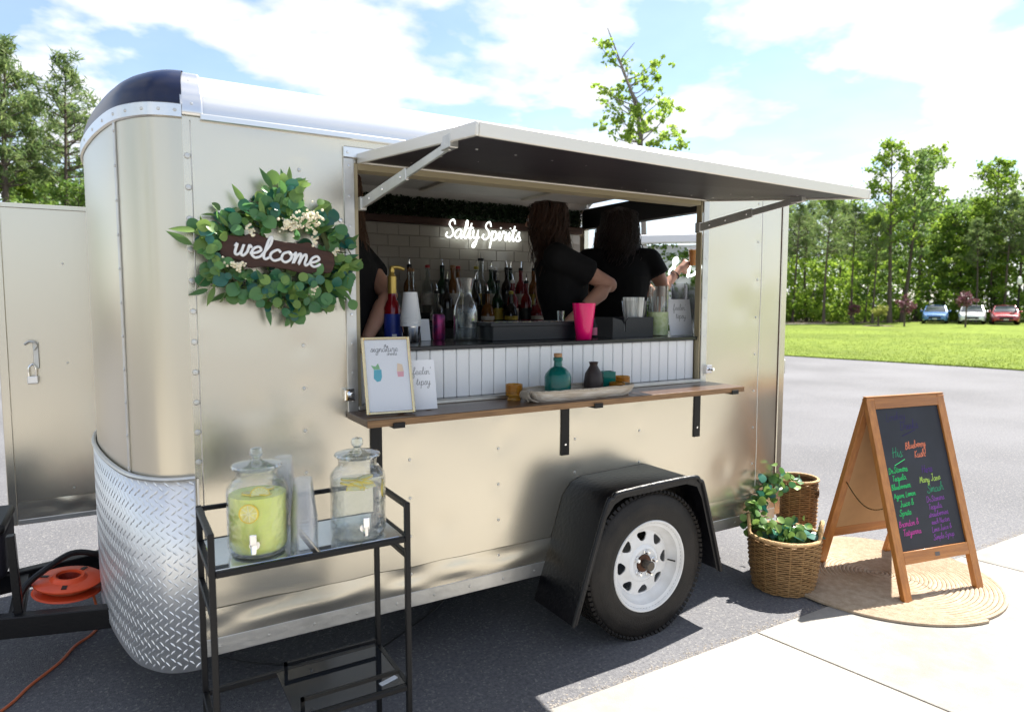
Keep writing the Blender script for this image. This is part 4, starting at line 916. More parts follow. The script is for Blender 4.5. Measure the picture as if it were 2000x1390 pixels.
obj('bottle_body', MB().lathe([(0, .004), (.052, 0), (.058, .006), (.058, .082), (.054, .096), (.036, .118), (.019, .128), (.017, .150), (.0205, .153), (.0205, .166), (.0165, .168), (.0165, .13), (.034, .112), (.054, .08), (.054, .008), (0, .008)], 12), tealg, b_)
obj('cork', MB().lathe([(0, .1685), (.0165, .1685), (.0185, .172), (.018, .184), (0, .185)], 16), cork, b_)
v_ = thing('vase', 'dark brown matt bottle vase standing in the tray', 'vase', (1.628, -.105, LZ+.0105))
obj('vase_body', MB().lathe([(0, 0), (.034, 0), (.042, .008), (.044, .045), (.038, .085), (.022, .112), (.017, .122), (.019, .132), (.023, .136), (.019, .137), (.014, .124), (0, .12)], 28), mat('dark_clay', (.032, .020, .018), .5, var=.3, vscale=15), v_)
g_ = thing('votive_glass', 'square teal votive glass standing in the tray behind an amber one', 'votive', (1.722, -.085, LZ+.0105)); obj('glass_body', MB().lathe([(0, 0), (.040, 0), (.042, .004), (.042, .088), (.037, .088), (.037, .006), (0, .006)], 4, ph=.5), mat('teal_votive', (.01, .25, .20), .12, 0, .5, trans=.45), g_)
g_ = thing('votive_glass', 'small amber votive glass at the front right of the tray', 'votive', (1.715, -.165, LZ+.0105)); obj('glass_body', MB().lathe([(0, 0), (.032, 0), (.036, .006), (.037, .045), (.034, .046), (.032, .008), (0, .006)], 20), amber, g_)

# ------------------------------------------------------------------ things on the bar (top at 1.350)
BZ = 1.3505
paper_cup = mat('paper_cup', (.78, .79, .80), .55); cm2 = cup_mesh('paper_cup', .030, .044, .112, inv=True)
s_ = thing('cocktail_shaker', 'steel cocktail shaker tin under the inverted white cups', 'shaker', (.905, .27, BZ)); obj('tin', MB().lathe([(0, 0), (.035, 0), (.037, .003), (.044, .088), (.043, .088), (.036, .005), (0, .004)], 32), steel, s_)
for i in range(8): tag(obj('paper_cup', cm2, paper_cup, loc=(.905, .27, BZ+.072+i*.0052), rot=(0, 0, i)), 'white paper cup turned over in the stack on the steel shaker', 'cup', 'white paper cups on the bar')
sy = thing('syrup_bottle', 'red and blue syrup bottle with gold pump at the left end of the bar', 'bottle', (.855, .36, BZ))
obj('bottle_body', MB().lathe([(0, 0), (.036, 0), (.038, .006), (.038, .15), (.030, .172), (.020, .19), (.018, .215), (0, .215)], 28), mat('red_syrup', (.22, .004, .010), .15, 0, .5, coat=.4), sy)
obj('paper_label', MB().lathe([(.0386, .012), (.0386, .125)], 28), mat('blue_label', (.015, .04, .28), .4, var=.3, vscale=20), sy); obj('barcode', MB().lathe([(.0389, .015), (.0389, .035)], 6, None, -2.0, -1.45), paper, sy)
goldp = mat('gold_plastic', (.55, .38, .10), .3, .6)
obj('pump_collar', MB().lathe([(0, .2155), (.020, .2155), (.020, .29), (.014, .296), (.010, .31), (0, .31)], 20), goldp, sy); obj('pump_spout', MB().tube(crom([(0, 0, .31), (0, 0, .322), (.006, -.002, .331), (.03, -.01, .331), (.052, -.018, .322)], 4), [.012]*8+[.008]*9, 10), goldp, sy)
lean_frame('price_card', 'small white card leaning right of the inverted paper cups', 'card', (1.015, .36, BZ), .05, .10, .18, .1, False, [])
ca = thing('glass_carafe', 'clear glass carafe with flared mouth on the bar', 'carafe', (1.19, .30, BZ))
pr = [(0, .002), (.052, 0), (.057, .008), (.057, .135), (.050, .165), (.034, .20), (.030, .22), (.034, .245), (.045, .285)]
obj('carafe_body', MB().lathe(pr+[(r-.003 if r else 0, z+.004) for r, z in reversed(pr)], 36), glassy('clear_glass', (.93, .95, .95), .34, .03, .02), ca)
obj('water', MB().lathe([(0, .008), (.0525, .010), (.0525, .130), (0, .130)], 32), glassy('still_water', (.9, .93, .93), .25, .03, .02), ca)
cn_ = thing('drink_can', 'pink and navy printed drink can beside the carafe', 'can', (1.10, .40, BZ)); obj('can_body', MB().lathe([(0, 0), (.026, 0), (.030, .008), (.030, .108), (.026, .12), (0, .121)], 24), mat('pink_can', (.45, .02, .12), .3, .5, col2=(.02, .03, .12), vscale=30), cn_)
# garnish box with clear lid
GB = thing('garnish_box', 'long black garnish box with clear lid on the bar', 'box', (1.505, .235, BZ)); gb_m = mat('slate_plastic', (.010, .012, .017), .4)
for b in ((-.245, .245, -.075, -.069), (-.245, .245, .069, .075)): obj('box_side', MB().box(b[0], b[1], b[2], b[3], 0, .078, ch=.002), gb_m, GB)
for b in ((-.245, -.239), (.239, .245)): obj('box_end', MB().box(b[0], b[1], -.0685, .0685, 0, .078, ch=.002), gb_m, GB)
obj('box_bottom', MB().box(-.2385, .2385, -.0685, .0685, .001, .006), gb_m, GB)
obj('box_rim', MB().box(-.262, .262, -.086, -.0755, .066, .084, ch=.002).box(-.262, .262, .0755, .086, .066, .084, ch=.002).box(-.262, -.2455, -.075, .075, .066, .084, ch=.002).box(.2455, .262, -.075, .075, .066, .084, ch=.002), gb_m, GB)
for i in range(5): obj('divider', MB().box(-.16+.08*i-.0015, -.16+.08*i+.0015, -.068, .068, .0065, .07), gb_m, GB)
fruit = [mat('lime_wedge', (.2, .35, .05), .4), lemon_rind, mat('cherry', (.3, .01, .02), .3), mat('orange_peel', (.7, .25, .02), .4)]
for i in range(12):
    x = -.2+.4*i/11+random.gauss(0, .008); w_ = thing('fruit_garnish', 'cut fruit garnish heaped in the black garnish box', 'garnish', (x, 0, 0), group='fruit in the garnish box')
    w_.location = (1.505+x, .225+random.uniform(-.04, .04), BZ+.058); obj('wedge', MB().sphere((0, 0, .014), (.020, .014, .014), 10, 7), fruit[(i//3) % 4], w_)
obj('lid', MB().box(-.25, .25, -.08, .08, .0845, .087), MATS['clear_plastic'], GB)
pk_ = thing('plastic_tumbler', 'hot pink plastic tumbler standing on the bar before the garnish box', 'tumbler', (1.725, .10, BZ)); obj('cup_body', MB().lathe([(0, 0), (.036, 0), (.038, .003), (.056, .172), (.0535, .172), (.036, .006), (0, .006)], 36), mat('hot_pink', (.85, .004, .16), .25, 0, .5, coat=.3), pk_)
jg = thing('jigger', 'small clear shot glass left of the pink tumbler', 'shot glass', (1.70, .26, BZ+.0875)); obj('glass_body', MB().lathe([(0, 0), (.016, 0), (.019, .045), (.017, .045), (.014, .006), (0, .006)], 20), MATS['clear_glass'], jg)
mini = thing('mini_bottle', 'small bottle with pink label right of the pink tumbler', 'bottle', (1.86, .20, BZ)); obj('bottle_body', MB().lathe([(0, 0), (.018, 0), (.020, .004), (.020, .06), (.009, .078), (.009, .095), (0, .095)], 18), black_pl, mini); obj('paper_label', MB().lathe([(.0204, .012), (.0204, .05)], 18), mat('pink_label', (.55, .16, .24), .5), mini)
CA = thing('bar_caddy', 'black plastic bar caddy with notched front on the bar', 'caddy', (2.075, .22, BZ))
for pts in ([(-.135, 0), (-.06, 0), (-.06, .06), (-.075, .085), (-.135, .1)], [(-.05, 0), (.135, 0), (.135, .1), (-.03, .1), (-.05, .08)]): obj('caddy_front', MB().prism(pts, -.075, -.070), gb_m, CA)
obj('caddy_front', MB().box(-.0599, -.0501, -.0748, -.0702, .0, .03), gb_m, CA)
for x in (-.135, .130): obj('caddy_side', MB().box(x, x+.005, -.0695, .075, 0, .1), gb_m, CA)
obj('caddy_back', MB().box(-.1295, .1295, .070, .075, 0, .1), gb_m, CA); obj('caddy_floor', MB().box(-.1295, .1295, -.0695, .0695, .001, .005), gb_m, CA); obj('caddy_divider', MB().box(-.057, -.053, -.069, .069, .0055, .1), gb_m, CA)
nk = thing('napkin_stack', 'stack of white napkins showing in the caddy notch', 'napkins', (2.02, .20, BZ+.006)); obj('napkins', MB().box(-.012, .03, -.045, .045, 0, .06, ch=.002), paper, nk)
st_m = mat('white_straw', (.75, .77, .74), .4)
sc_ = thing('straw_cup', 'clear tub holding straws in the caddy', 'tub', (2.125, .20, BZ+.006)); obj('tub', MB().lathe([(0, 0), (.042, 0), (.066, .175), (.068, .178)], 28), MATS['clear_plastic'], sc_)
sm = MB().tube([(0, 0, 0), (0, 0, .195)], .0036, 7).mesh('straw')
for i in range(46):
    a = random.uniform(0, 2*PI); r = .038*math.sqrt(random.random()); k_ = .52
    o = obj('straw', sm, st_m, loc=(2.125+r*math.cos(a), .20+r*math.sin(a), BZ+.008), rot=(-k_*r*math.sin(a)*5.5, k_*r*math.cos(a)*5.5, 0)); tag(o, 'white straw standing in the clear tub on the bar', 'straw', 'white straws in the tub')
jr = thing('glass_jar', 'tall clear jar with pale green pattern on the bar beside the tip card', 'jar', (2.285, .19, BZ)); obj('jar_body', MB().lathe([(0, .002), (.050, 0), (.053, .006), (.053, .262), (.050, .262), (.050, .008), (0, .006)], 32), MATS['clear_glass'], jr)
obj('pattern_sleeve', MB().lathe([(.0536, .004), (.0536, .125)], 32), mat('green_pattern', (.55, .60, .40), .5, col2=(.30, .40, .16), vscale=40), jr)
for i in range(7): a = i*.9; tag(obj('stirrer', MB().tube([(0, 0, 0), (0, 0, .2)], .003, 6), st_m if i % 2 else MATS['clear_plastic'], loc=(2.285+.02*math.cos(a), .19+.02*math.sin(a), BZ+.008), rot=(-.09*math.sin(a), .09*math.cos(a), 0)), 'thin stirrer standing in the tall clear jar', 'stirrer', 'stirrers in the tall jar')
cm3 = cup_mesh('clear_cup', .030, .045, .12)
for (x, y, n_, lab) in ((2.545, .30, 15, 'clear plastic cup in the left stack beside the right jamb'), (2.665, .32, 15, 'clear plastic cup in the right stack against the right jamb')):
    for i in range(n_): tag(obj('clear_cup', cm3, clear_pl, loc=(x, y, BZ+i*.0115)), lab, 'cup', 'stacked cups at the right end of the bar')

# bottles on the back bar
def bottle_mesh(kind):
    if kind == 'tall': pr = [(0, 0), (.036, 0), (.039, .006), (.039, .17), (.034, .195), (.017, .225), (.0145, .235), (.0145, .285), (.0165, .287), (.0165, .298), (0, .298)]
    elif kind == 'square': pr = [(0, 0), (.052, 0), (.054, .006), (.054, .20), (.045, .225), (.022, .24), (.018, .25), (.018, .30), (.022, .302), (.022, .318), (0, .318)]
    elif kind == 'long': pr = [(0, 0), (.050, 0), (.053, .006), (.053, .17), (.046, .20), (.024, .235), (.019, .25), (.018, .34), (.021, .343), (.021, .36), (0, .36)]
    else: pr = [(0, 0), (.042, 0), (.045, .006), (.045, .10), (.032, .14), (.016, .16), (.0145, .21), (.0165, .212), (.0165, .222), (0, .222)]
    return MB().lathe(pr, 24 if kind != 'square' else 8), pr
spout_m = chrome; bm_cache = {}
def bottle(x, y, z, kind, glass, label_m, cap_m, desc, spout=True):
    b = thing('liquor_bottle', desc, 'bottle', (x, y, z), random.uniform(0, 6), 'bottles on the back bar')
    if kind not in bm_cache: bm_cache[kind] = bottle_mesh(kind)
    mb, pr = bm_cache[kind]; mm = MB(); mm.v = list(mb.v); mm.f = list(mb.f); obj('bottle_body', mm, glass, b)
    R_ = pr[3][0]; hh = pr[-1][1]
    if label_m: obj('paper_label', MB().lathe([(R_+.0006, .05), (R_+.0006, pr[3][1]*.75)], 24 if kind != 'square' else 8), label_m, b)
    obj('stopper', MB().lathe([(0, hh+.0005), (pr[-2][0]*1.02, hh+.0005), (pr[-2][0]*1.02, hh+.018), (.008, hh+.022), (0, hh+.022)], 16), cap_m, b)
    if spout: obj('pour_spout', MB().tube([(0, 0, hh+.022), (0, 0, hh+.04), (.008, 0, hh+.066)], [.005, .004, .003], 8), spout_m, b)
gl_dk = mat('dark_glass', (.012, .010, .008), .08, 0, .5); gl_gr = mat('green_glass', (.015, .06, .025), .08, 0, .5, trans=.3); gl_rd = mat('red_liquor', (.16, .008, .012), .08, 0, .5); gl_am = mat('amber_liquor', (.20, .075, .012), .08, 0, .5, trans=.2); gl_cl = glassy('clear_bottle', (.72, .75, .73), .36, .04, .03); gl_fr = mat('frosted_grey', (.10, .105, .10), .5, 0, .4)
lb_w = mat('white_label', (.50, .47, .42), .6, var=.3, vscale=25); lb_y = mat('yellow_label', (.45, .33, .05), .5); lb_b = mat('black_label', (.02, .02, .02), .5, var=.3, vscale=30); cap_y = mat('yellow_cap', (.40, .34, .03), .4); cap_k = black_pl; cap_w = white_pt; cap_r = mat('red_cap', (.4, .02, .02), .4); cap_wood = cork
BL = [(1.28, 1.48, 1.3605, 'square', gl_fr, None, cap_k, 'frosted grey square bottle with black cap behind the paper cups', False),
 (1.42, 1.52, 1.3605, 'long', gl_cl, lb_w, cap_wood, 'large clear bottle with long neck and wooden stopper', False),
 (1.56, 1.44, 1.3605, 'short', gl_cl, lb_w, cap_k, 'squat clear bottle with pale label and pour spout', True),
 (1.66, 1.50, 1.3605, 'tall', gl_dk, lb_b, cap_k, 'dark bottle left of the carafe neck', True),
 (1.78, 1.66, 1.4605, 'tall', gl_am, lb_w, cap_wood, 'amber bottle just right of the carafe mouth', False),
 (1.88, 1.52, 1.3605, 'tall', gl_dk, lb_b, cap_k, 'dark wide bottle right of the carafe', True),
 (1.98, 1.70, 1.4605, 'tall', gl_cl, lb_y, cap_y, 'clear bottle with yellow neck under the neon sign', True),
 (2.10, 1.70, 1.4605, 'tall', gl_gr, lb_w, cap_w, 'green tinted bottle with white neck under the neon sign', True),
 (2.04, 1.50, 1.3605, 'tall', gl_gr, lb_y, cap_k, 'front row green bottle with yellow label', True),
 (2.16, 1.50, 1.3605, 'tall', gl_rd, lb_w, cap_w, 'front row red liqueur bottle with white cap', True),
 (2.24, 1.72, 1.4605, 'tall', gl_dk, lb_b, cap_k, 'tall black bottle with dark green stopper', True),
 (2.27, 1.50, 1.3605, 'tall', gl_rd, lb_b, cap_k, 'front row dark red bottle', True),
 (2.36, 1.72, 1.4605, 'tall', gl_rd, lb_w, cap_k, 'ruby bottle with black pour spout near the black shirt', True),
 (2.38, 1.50, 1.3605, 'tall', gl_cl, lb_w, cap_k, 'clear front row bottle near the black shirt', True),
 (2.46, 1.70, 1.4605, 'tall', gl_am, lb_y, cap_k, 'amber whisky bottle beside the black shirt', False)]
BL += [(1.72, 1.70, 1.4605, 'tall', gl_gr, lb_b, cap_k, 'back row dark green bottle behind the carafe', True), (1.86, 1.74, 1.4605, 'tall', gl_am, lb_y, cap_r, 'back row amber bottle with red cap', False), (1.93, 1.44, 1.3605, 'short', gl_am, lb_w, cap_k, 'squat amber bottle in the front row', True), (2.10, 1.42, 1.3605, 'short', gl_dk, lb_y, cap_y, 'squat dark bottle with yellow label in the front row', False), (2.32, 1.43, 1.3605, 'short', gl_rd, lb_w, cap_r, 'squat red bottle in the front row', True), (2.05, 1.76, 1.4605, 'long', gl_cl, lb_b, cap_k, 'tall clear bottle at the back under the neon sign', True), (2.17, 1.77, 1.4605, 'tall', gl_dk, lb_w, cap_w, 'back row dark bottle with white cap', False), (2.30, 1.77, 1.4605, 'tall', gl_gr, lb_y, cap_k, 'back row green bottle with yellow label', True), (1.48, 1.70, 1.4605, 'tall', gl_am, lb_w, cap_k, 'back row amber bottle behind the long necked one', True), (1.62, 1.72, 1.4605, 'tall', gl_cl, lb_w, cap_r, 'back row clear bottle with red cap', False)]
for a in BL: bottle(*a)
# ------------------------------------------------------------------ A-frame chalkboard
AF = thing('a_frame_sign', 'wooden A-frame chalkboard with coloured handwriting standing on the round rug', 'chalkboard', (3.475, -.4675, .021), math.radians(-10.8))
HF = 1.0; SPR = .285; AFW = .565; LEN = math.hypot(HF, SPR)
def af_panel(sign):
    d = Vector((0, sign*SPR, -HF)).normalized(); x = Vector((1, 0, 0)); nrm = x.cross(d)          # outward face normal
    if nrm.y*sign < 0: nrm = -nrm
    o_ = Vector((0, sign*.008, HF))
    def P(a, s_, t_): return o_+x*a+d*s_+nrm*t_
    def bx(nm, a0, a1, s0, s1, t0, t1, m, par=None, bv=.002):
        c = [P(a, s_, t_) for t_ in (t0, t1) for a, s_ in ((a0, s0), (a1, s0), (a1, s1), (a0, s1))]
        return bevel(obj(nm, MB().add(c, [(0, 3, 2, 1), (4, 5, 6, 7), (0, 1, 5, 4), (1, 2, 6, 5), (2, 3, 7, 6), (3, 0, 4, 7)]), m, par or AF), bv, 1)
    w2 = AFW/2; sw = .052
    for a in (-w2, w2-sw): bx('stile', a, a+sw, 0, LEN, -.026, .002, wood_or)
    bx('top_rail', -w2+sw, w2-sw, 0, .062, -.024, .002, wood_orh); bx('bottom_rail', -w2+sw, w2-sw, .80, .862, -.024, .002, wood_orh)
    chalk = MATS.get('chalkboard_face') or mat('chalkboard_face', (.012, .014, .022), .55, 0, .5, var=.35, vscale=5)
    hard = MATS.get('hardboard') or mat('hardboard', (.42, .26, .13), .7, var=.08, vscale=10)
    b = bx('chalkboard', -w2+sw, w2-sw, .062, .80, -.016, -.008, chalk, None, .0005); bx('board_back', -w2+sw, w2-sw, .062, .80, -.0235, -.0165, hard, None, .0005)
    return P, b, nrm
Pf, boardf, nf = af_panel(-1); Pb, boardb, nb = af_panel(1)
def chalk_m(nm, c): return mat('chalk_'+nm, c, .9, spec=.1)
CK = {'p': chalk_m('purple', (0.090, 0.032, 0.199)), 'g': chalk_m('green', (0.035, 0.402, 0.121)), 'o': chalk_m('orange', (0.597, 0.184, 0.106)), 'm': chalk_m('magenta', (0.402, 0.059, 0.262)), 'v': chalk_m('violet', (0.215, 0.067, 0.308)), 'y': chalk_m('lime', (0.340, 0.496, 0.106)), 'd': chalk_m('dark_purple', (0.047, 0.032, 0.137)), 't': chalk_m('teal', (0.043, 0.262, 0.137))}
LN = [('Lowkey', -.16, .13, .022, 'd', .001), ('Drinks', -.075, .185, .024, 'd', .0014), ('His:', -.165, .325, .026, 't', .0022), ('Blueberry', -.065, .285, .0175, 'o', .0028), ('Kush!', -.01, .335, .019, 'o', .0026),
 ('Dr.Stoners', -.215, .405, .0150, 'g', .0022), ('Tequila,', -.198, .445, .0145, 'g', .0022), ('Blueberries,', -.216, .489, .0135, 'g', .0022), ('Agave, Lemon', -.21, .534, .0130, 'g', .0022), ('Juice &', -.18, .578, .0150, 'g', .0022), ('Sprite', -.195, .624, .0155, 'g', .0022), ('Brandon &', -.213, .680, .0150, 'm', .0020), ('Tatyanna', -.195, .725, .0155, 'm', .0022),
 ('Hers:', .02, .42, .020, 'p', .0018), ('Mary Jane', -.01, .470, .0165, 'y', .0021), ('Smash', .03, .525, .0215, 't', .0019), ('Dr.Stoners', .01, .573, .0145, 'v', .0017), ('Tequila,', .015, .612, .0145, 'v', .0017), ('strawberries,', .005, .650, .0130, 'v', .0017), ('Peach Nectar,', .005, .688, .0125, 'v', .0017), ('Lime Juice &', .008, .726, .0130, 'v', .0017), ('Simple Syrup', .008, .766, .0130, 'v', .0017)]
for s, a, s_, sz, c, r in LN:
    st, wd = text_strokes(s, .15, .05, 4); mb = MB(); rise = .10
    for q in st: mb.tube([Pf(a+p.x*sz, s_-p.y*sz-rise*p.x*sz*.6, -.0078) for p in q], r*.9, 4)
    mb.v = [tuple(Vector(v)-nf*((Vector(v)-Pf(0, 0, -.0078)).dot(nf))*.8) for v in mb.v]
    obj('handwriting', mb, CK[c], boardf)
for (a0, a1, s_, c) in ((-.165, -.085, .365, 'g'), (-.07, .03, .215, 'd')):
    obj('underline', MB().tube([Pf(a0, s_, -.0078), Pf(a1, s_-.028, -.0078)], .0018, 4), CK[c], boardf)
obj('logo_badge', MB().add([Pf(a, s_, .0032) for a, s_ in ((-.017, .823), (.017, .823), (.017, .843), (-.017, .843))], [(0, 1, 2, 3)]), mat('badge', (.10, .085, .08), .4), AF)
obj('hinge_cap', MB().box(-AFW/2, AFW/2, -.012, .012, HF+.001, HF+.005), wood_orh, AF)
ch_m = mat('brass_chain', (.10, .075, .035), .4, .8)
for sx in (-1, 1):
    a = Pf(sx*(AFW/2-.026), .575, -.026); b = Pb(sx*(AFW/2-.026), .50, -.026)
    cv = [a.lerp(b, t)+Vector((0, 0, -.065*math.sin(PI*t))) for t in np.linspace(0, 1, 34)]
    mb = MB()
    for i in range(len(cv)-1):
        d = cv[i+1]-cv[i]; up = Vector((1, 0, 0)) if i % 2 else Vector((0, 0, 1)); mb.bar(cv[i]-d*.15, cv[i+1]+d*.15, .005, .0025, up=up)
    stuff(obj('chain', mb, ch_m, AF))
# ------------------------------------------------------------------ jute rug
jute = mat('jute_braid', (.50, .395, .285), .85, col2=(.36, .265, .175), vscale=30, bump=.7, bscale=220, bdist=.004)
pts = []; RT = .605; pitch = .0205; a = 0
while True:
    r = pitch*a/(2*PI)+.006
    if r > RT-.01: break
    pts.append((r*math.cos(a), r*math.sin(a), .0+.0010*noise.noise(Vector((r*40, a*3, 0))))); a += max(.05, min(.5, .045/r))
mb = MB().tube(pts, [.0104+.0010*noise.noise(Vector((i*.8, 2.2, 0))) for i in range(len(pts))], 6); mb.v = [(x, y, z*1.0) for x, y, z in mb.v]
rg = obj('jute_rug', mb, jute, loc=(3.40, -.415, .0145)); tag(rg, 'round braided jute rug under the A-frame chalkboard', 'rug')
# ------------------------------------------------------------------ baskets
wick = mat('wicker', (.40, .235, .095), .55, col2=(.24, .125, .045), vscale=28, bump=.3, bscale=120); wick2 = mat('wicker_pale', (.56, .37, .18), .6, col2=(.40, .24, .10), vscale=25, bump=.3, bscale=120); wick_d = mat('wicker_inside', (.11, .06, .025), .8)
def basket(loc, label, r0, r1, h, rows_, nst, handles, rot, rr):
    b = thing('wicker_basket', label, 'basket', loc, rot)
    obj('lining', MB().lathe([(0, .004), (r0-.008, .004), (r1-.008, h-.004), (r1-.013, h-.004), (r0-.013, .010), (0, .010)], 36), wick_d, b)
    mb = MB(); seg = nst*4
    for i in range(rows_):
        f = (i+.5)/rows_; r = r0+(r1-r0)*f+.006*math.sin(PI*f); ph = PI*(i % 2)
        pts = [((r+rr*.75*math.cos(nst*t+ph)+random.gauss(0, .0004))*math.cos(t), (r+rr*.75*math.cos(nst*t+ph))*math.sin(t), h*f+rr*.15*math.sin(7*t+i)) for t in np.linspace(0, 2*PI, seg, endpoint=False)]
        mb.tube(pts, rr*1.15, 5, closed=True, flat=.8)
    stuff(obj('weave', mb, wick, b))
    mb = MB()
    for k in range(nst):
        t = 2*PI*(k+.25)/nst; mb.tube([(r0*math.cos(t), r0*math.sin(t), .002), ((r0+r1)/2*math.cos(t)+.006*math.cos(t), (r0+r1)/2*math.sin(t)+.006*math.sin(t), h/2), (r1*math.cos(t), r1*math.sin(t), h)], rr*.8, 5)
    stuff(obj('stakes', mb, wick, b))
    pts = []
    for i, t in enumerate(np.linspace(0, 2*PI, 72, endpoint=False)):
        z = h+.004
        if handles:
            for hd in (0, PI):
                dd_ = (t-hd+PI) % (2*PI)-PI; z += .082*math.exp(-(dd_/.30)**4)
        q = (r1+.002+.0015*math.sin(i*2.4)); pts.append((q*math.cos(t), q*math.sin(t), z))
    obj('rim', MB().tube(pts, rr*2.0, 7, closed=True), wick2, b)
    if handles:
        for hd in (0, PI):
            mb = MB()
            for s_ in (-1, 1):
                t = hd+s_*.34; mb.tube([((r1)*math.cos(t), r1*math.sin(t), h-.01), (r1*math.cos(hd+s_*.30), r1*math.sin(hd+s_*.30), h+.05)], rr*1.6, 6)
            for s_ in (-1, 1): pass
            stuff(obj('handle_wrap', mb, wick2, b))
    else:
        t = -.35; obj('handle_hole', MB().tube([((r1+.006)*math.cos(t+k), (r1+.006)*math.sin(t+k), h-.07+.02*math.sin(e)) for k, e in ((-.16, 0), (-.10, 1.2), (0, 1.57), (.10, 1.2), (.16, 0), (.10, -1.2), (0, -1.57), (-.10, -1.2))], .006, 6, closed=True), wick_d, b)
    return b
vr = math.atan2(-.8, .6)
basket((2.83, -.225, .003), 'wide wicker basket with two ear handles in front of the trailer corner', .150, .182, .285, 24, 17, True, vr, .0050)
basket((3.32, .06, .003), 'narrow tall wicker basket standing behind the wide basket', .095, .113, .455, 39, 12, False, vr, .0046)
# eucalyptus garland spilling from the tall basket into the wide one
GA = thing('leaf_garland', 'green eucalyptus garland spilling from the tall basket into the wide basket', 'garland', (2.95, -.08, .30))
path = crom([(3.26, .06, .47), (3.14, .02, .505), (2.99, -.02, .505), (2.87, -.05, .45), (2.76, -.08, .37), (2.745, -.13, .315), (2.79, -.19, .31), (2.86, -.25, .30), (2.93, -.26, .295)], 8)
obj('stem', MB().tube([p-Vector((2.95, -.08, .30)) for p in path], .004, 6), stem_m, GA)
for i, p in enumerate(path):
    for k in range(4 if i > 14 else 2):
        q = p-Vector((2.95, -.08, .30))+Vector((random.gauss(0, .030), random.gauss(0, .034), random.gauss(0, .030)))
        place_leaf(GA, q, (random.gauss(-.2, .7), random.gauss(-.3, .7), random.gauss(-.1, .5)), (random.gauss(0, .5)-.3, random.gauss(-.5, .4), random.gauss(.6, .5)), random.uniform(1.0, 1.6), random.choice((0, 3, 3, 4, 3, 4, 6)))
for i in range(9): place_leaf(GA, Vector((random.uniform(-.12, -.02), random.uniform(-.23, -.13), random.uniform(-.02, .0))), (random.gauss(.3, .5), random.gauss(-.2, .5), .05), (0, -.2, 1), random.uniform(2, 2.8), random.choice((6, 7, 6)))
# ------------------------------------------------------------------ cables, reel, covered box on the tongue
orange_pl = mat('orange_plastic', (.85, .10, .03), .35, 0, .5)
tag(obj('extension_cable', MB().tube(crom([(-.80, .34, .006), (-.63, .545, .006), (-.565, .68, .006), (-.475, .83, .006), (-.425, .96, .006), (-.365, 1.045, .006), (-.33, 1.15, .008), (-.34, 1.22, .03), (-.36, 1.20, .15), (-.38, 1.05, .32)], 6), .0058, 8), mat('orange_cord', (.55, .13, .05), .5)), 'thin orange extension cable lying on the asphalt below the tongue', 'cable')
tag(obj('power_cable', MB().tube(crom([(.05, .62, .004), (.135, .51, .004), (.24, .40, .004), (.43, .284, .004), (.676, .232, .004), (.917, .358, .004), (1.147, .515, .004), (1.4, .8, .004)], 6), .0035, 6), black_pl), 'thin dark cable on the asphalt under the trailer skirt', 'cable')
RL = thing('cable_reel', 'orange plastic cable reel lying on the trailer tongue', 'cable reel', (-.43, .86, .345)); RL.rotation_euler = (.12, .06, .4); RL.scale = (.82, .82, .82)
obj('reel_plate', MB().lathe([(.055, -.006), (.14, -.010), (.155, -.004), (.158, .004), (.150, .010), (.085, .014), (.070, .030), (.058, .030), (.055, -.006)], 44), orange_pl, RL); obj('reel_plate', MB().lathe([(.055, -.055), (.14, -.060), (.158, -.052), (.150, -.045), (.055, -.045)], 44), orange_pl, RL)
obj('reel_hub', MB().lathe([(0, -.05), (.054, -.05), (.054, .018), (.046, .020), (.040, -.01), (0, -.012)], 28), mat('dark_red_plastic', (.22, .02, .01), .4), RL)
mb = MB()
for k in range(5): mb.tube([((.07+.011*k)*math.cos(t), (.07+.011*k)*math.sin(t), -.028+.006*math.sin(k*2)) for t in np.linspace(0, 2*PI, 30, endpoint=False)], .009, 6, closed=True)
stuff(obj('wound_cord', mb, MATS['orange_cord'], RL))
for t in (2.4, 4.2, .6): obj('mount_plate', MB().box(-.020, .020, -.011, .011, .0125, .0155, Matrix.Rotation(t, 4, 'Z') @ Matrix.Translation((.115, 0, 0))), black_pl, RL)
BX = thing('battery_box', 'black covered box on the trailer tongue at the left edge', 'box', (-.89, 1.25, .31))
bevel(obj('box_body', MB().box(-.25, .22, -.16, .20, 0, .22), mat('black_cloth', (.012, .010, .016), .8, bump=.3, bscale=10), BX), .03, 3); bevel(obj('box_lid', MB().box(-.255, .225, -.165, .205, .205, .25), black_pl, BX), .015, 2)
# ------------------------------------------------------------------ people
skin_m = mat('skin', (.50, .27, .19), .5, 0, .4, var=.06, vscale=20, sss=.15)
shirt_m = mat('black_cotton', (.010, .010, .011), .85, 0, .2, bump=.5, bscale=9, bdist=.02); denim = mat('dark_denim', (.012, .014, .022), .8, bump=.3, bscale=200); shoe_m = mat('white_shoe', (.5, .5, .5), .6)
def bake_remesh(name, mb, voxel, smooth_it=6, fac=.5):
    me = mb.mesh(name+'_raw', None); o = bpy.data.objects.new(name+'_raw', me); COL.objects.link(o)
    r = o.modifiers.new('r', 'REMESH'); r.mode = 'VOXEL'; r.voxel_size = voxel; r.use_smooth_shade = True
    s = o.modifiers.new('s', 'SMOOTH'); s.factor = fac; s.iterations = smooth_it
    dg = bpy.context.evaluated_depsgraph_get(); me2 = bpy.data.meshes.new_from_object(o.evaluated_get(dg)); me2.name = name
    bpy.data.objects.remove(o); bpy.data.meshes.remove(me); me2.polygons.foreach_set('use_smooth', [True]*len(me2.polygons)); return me2
def limb(mb, pts, rs, n=14):
    pts = [Vector(p) for p in pts]
    mb.tube(pts, rs, n)
    for p, r in zip(pts, rs): mb.sphere(p, r*.985, 12, 8)
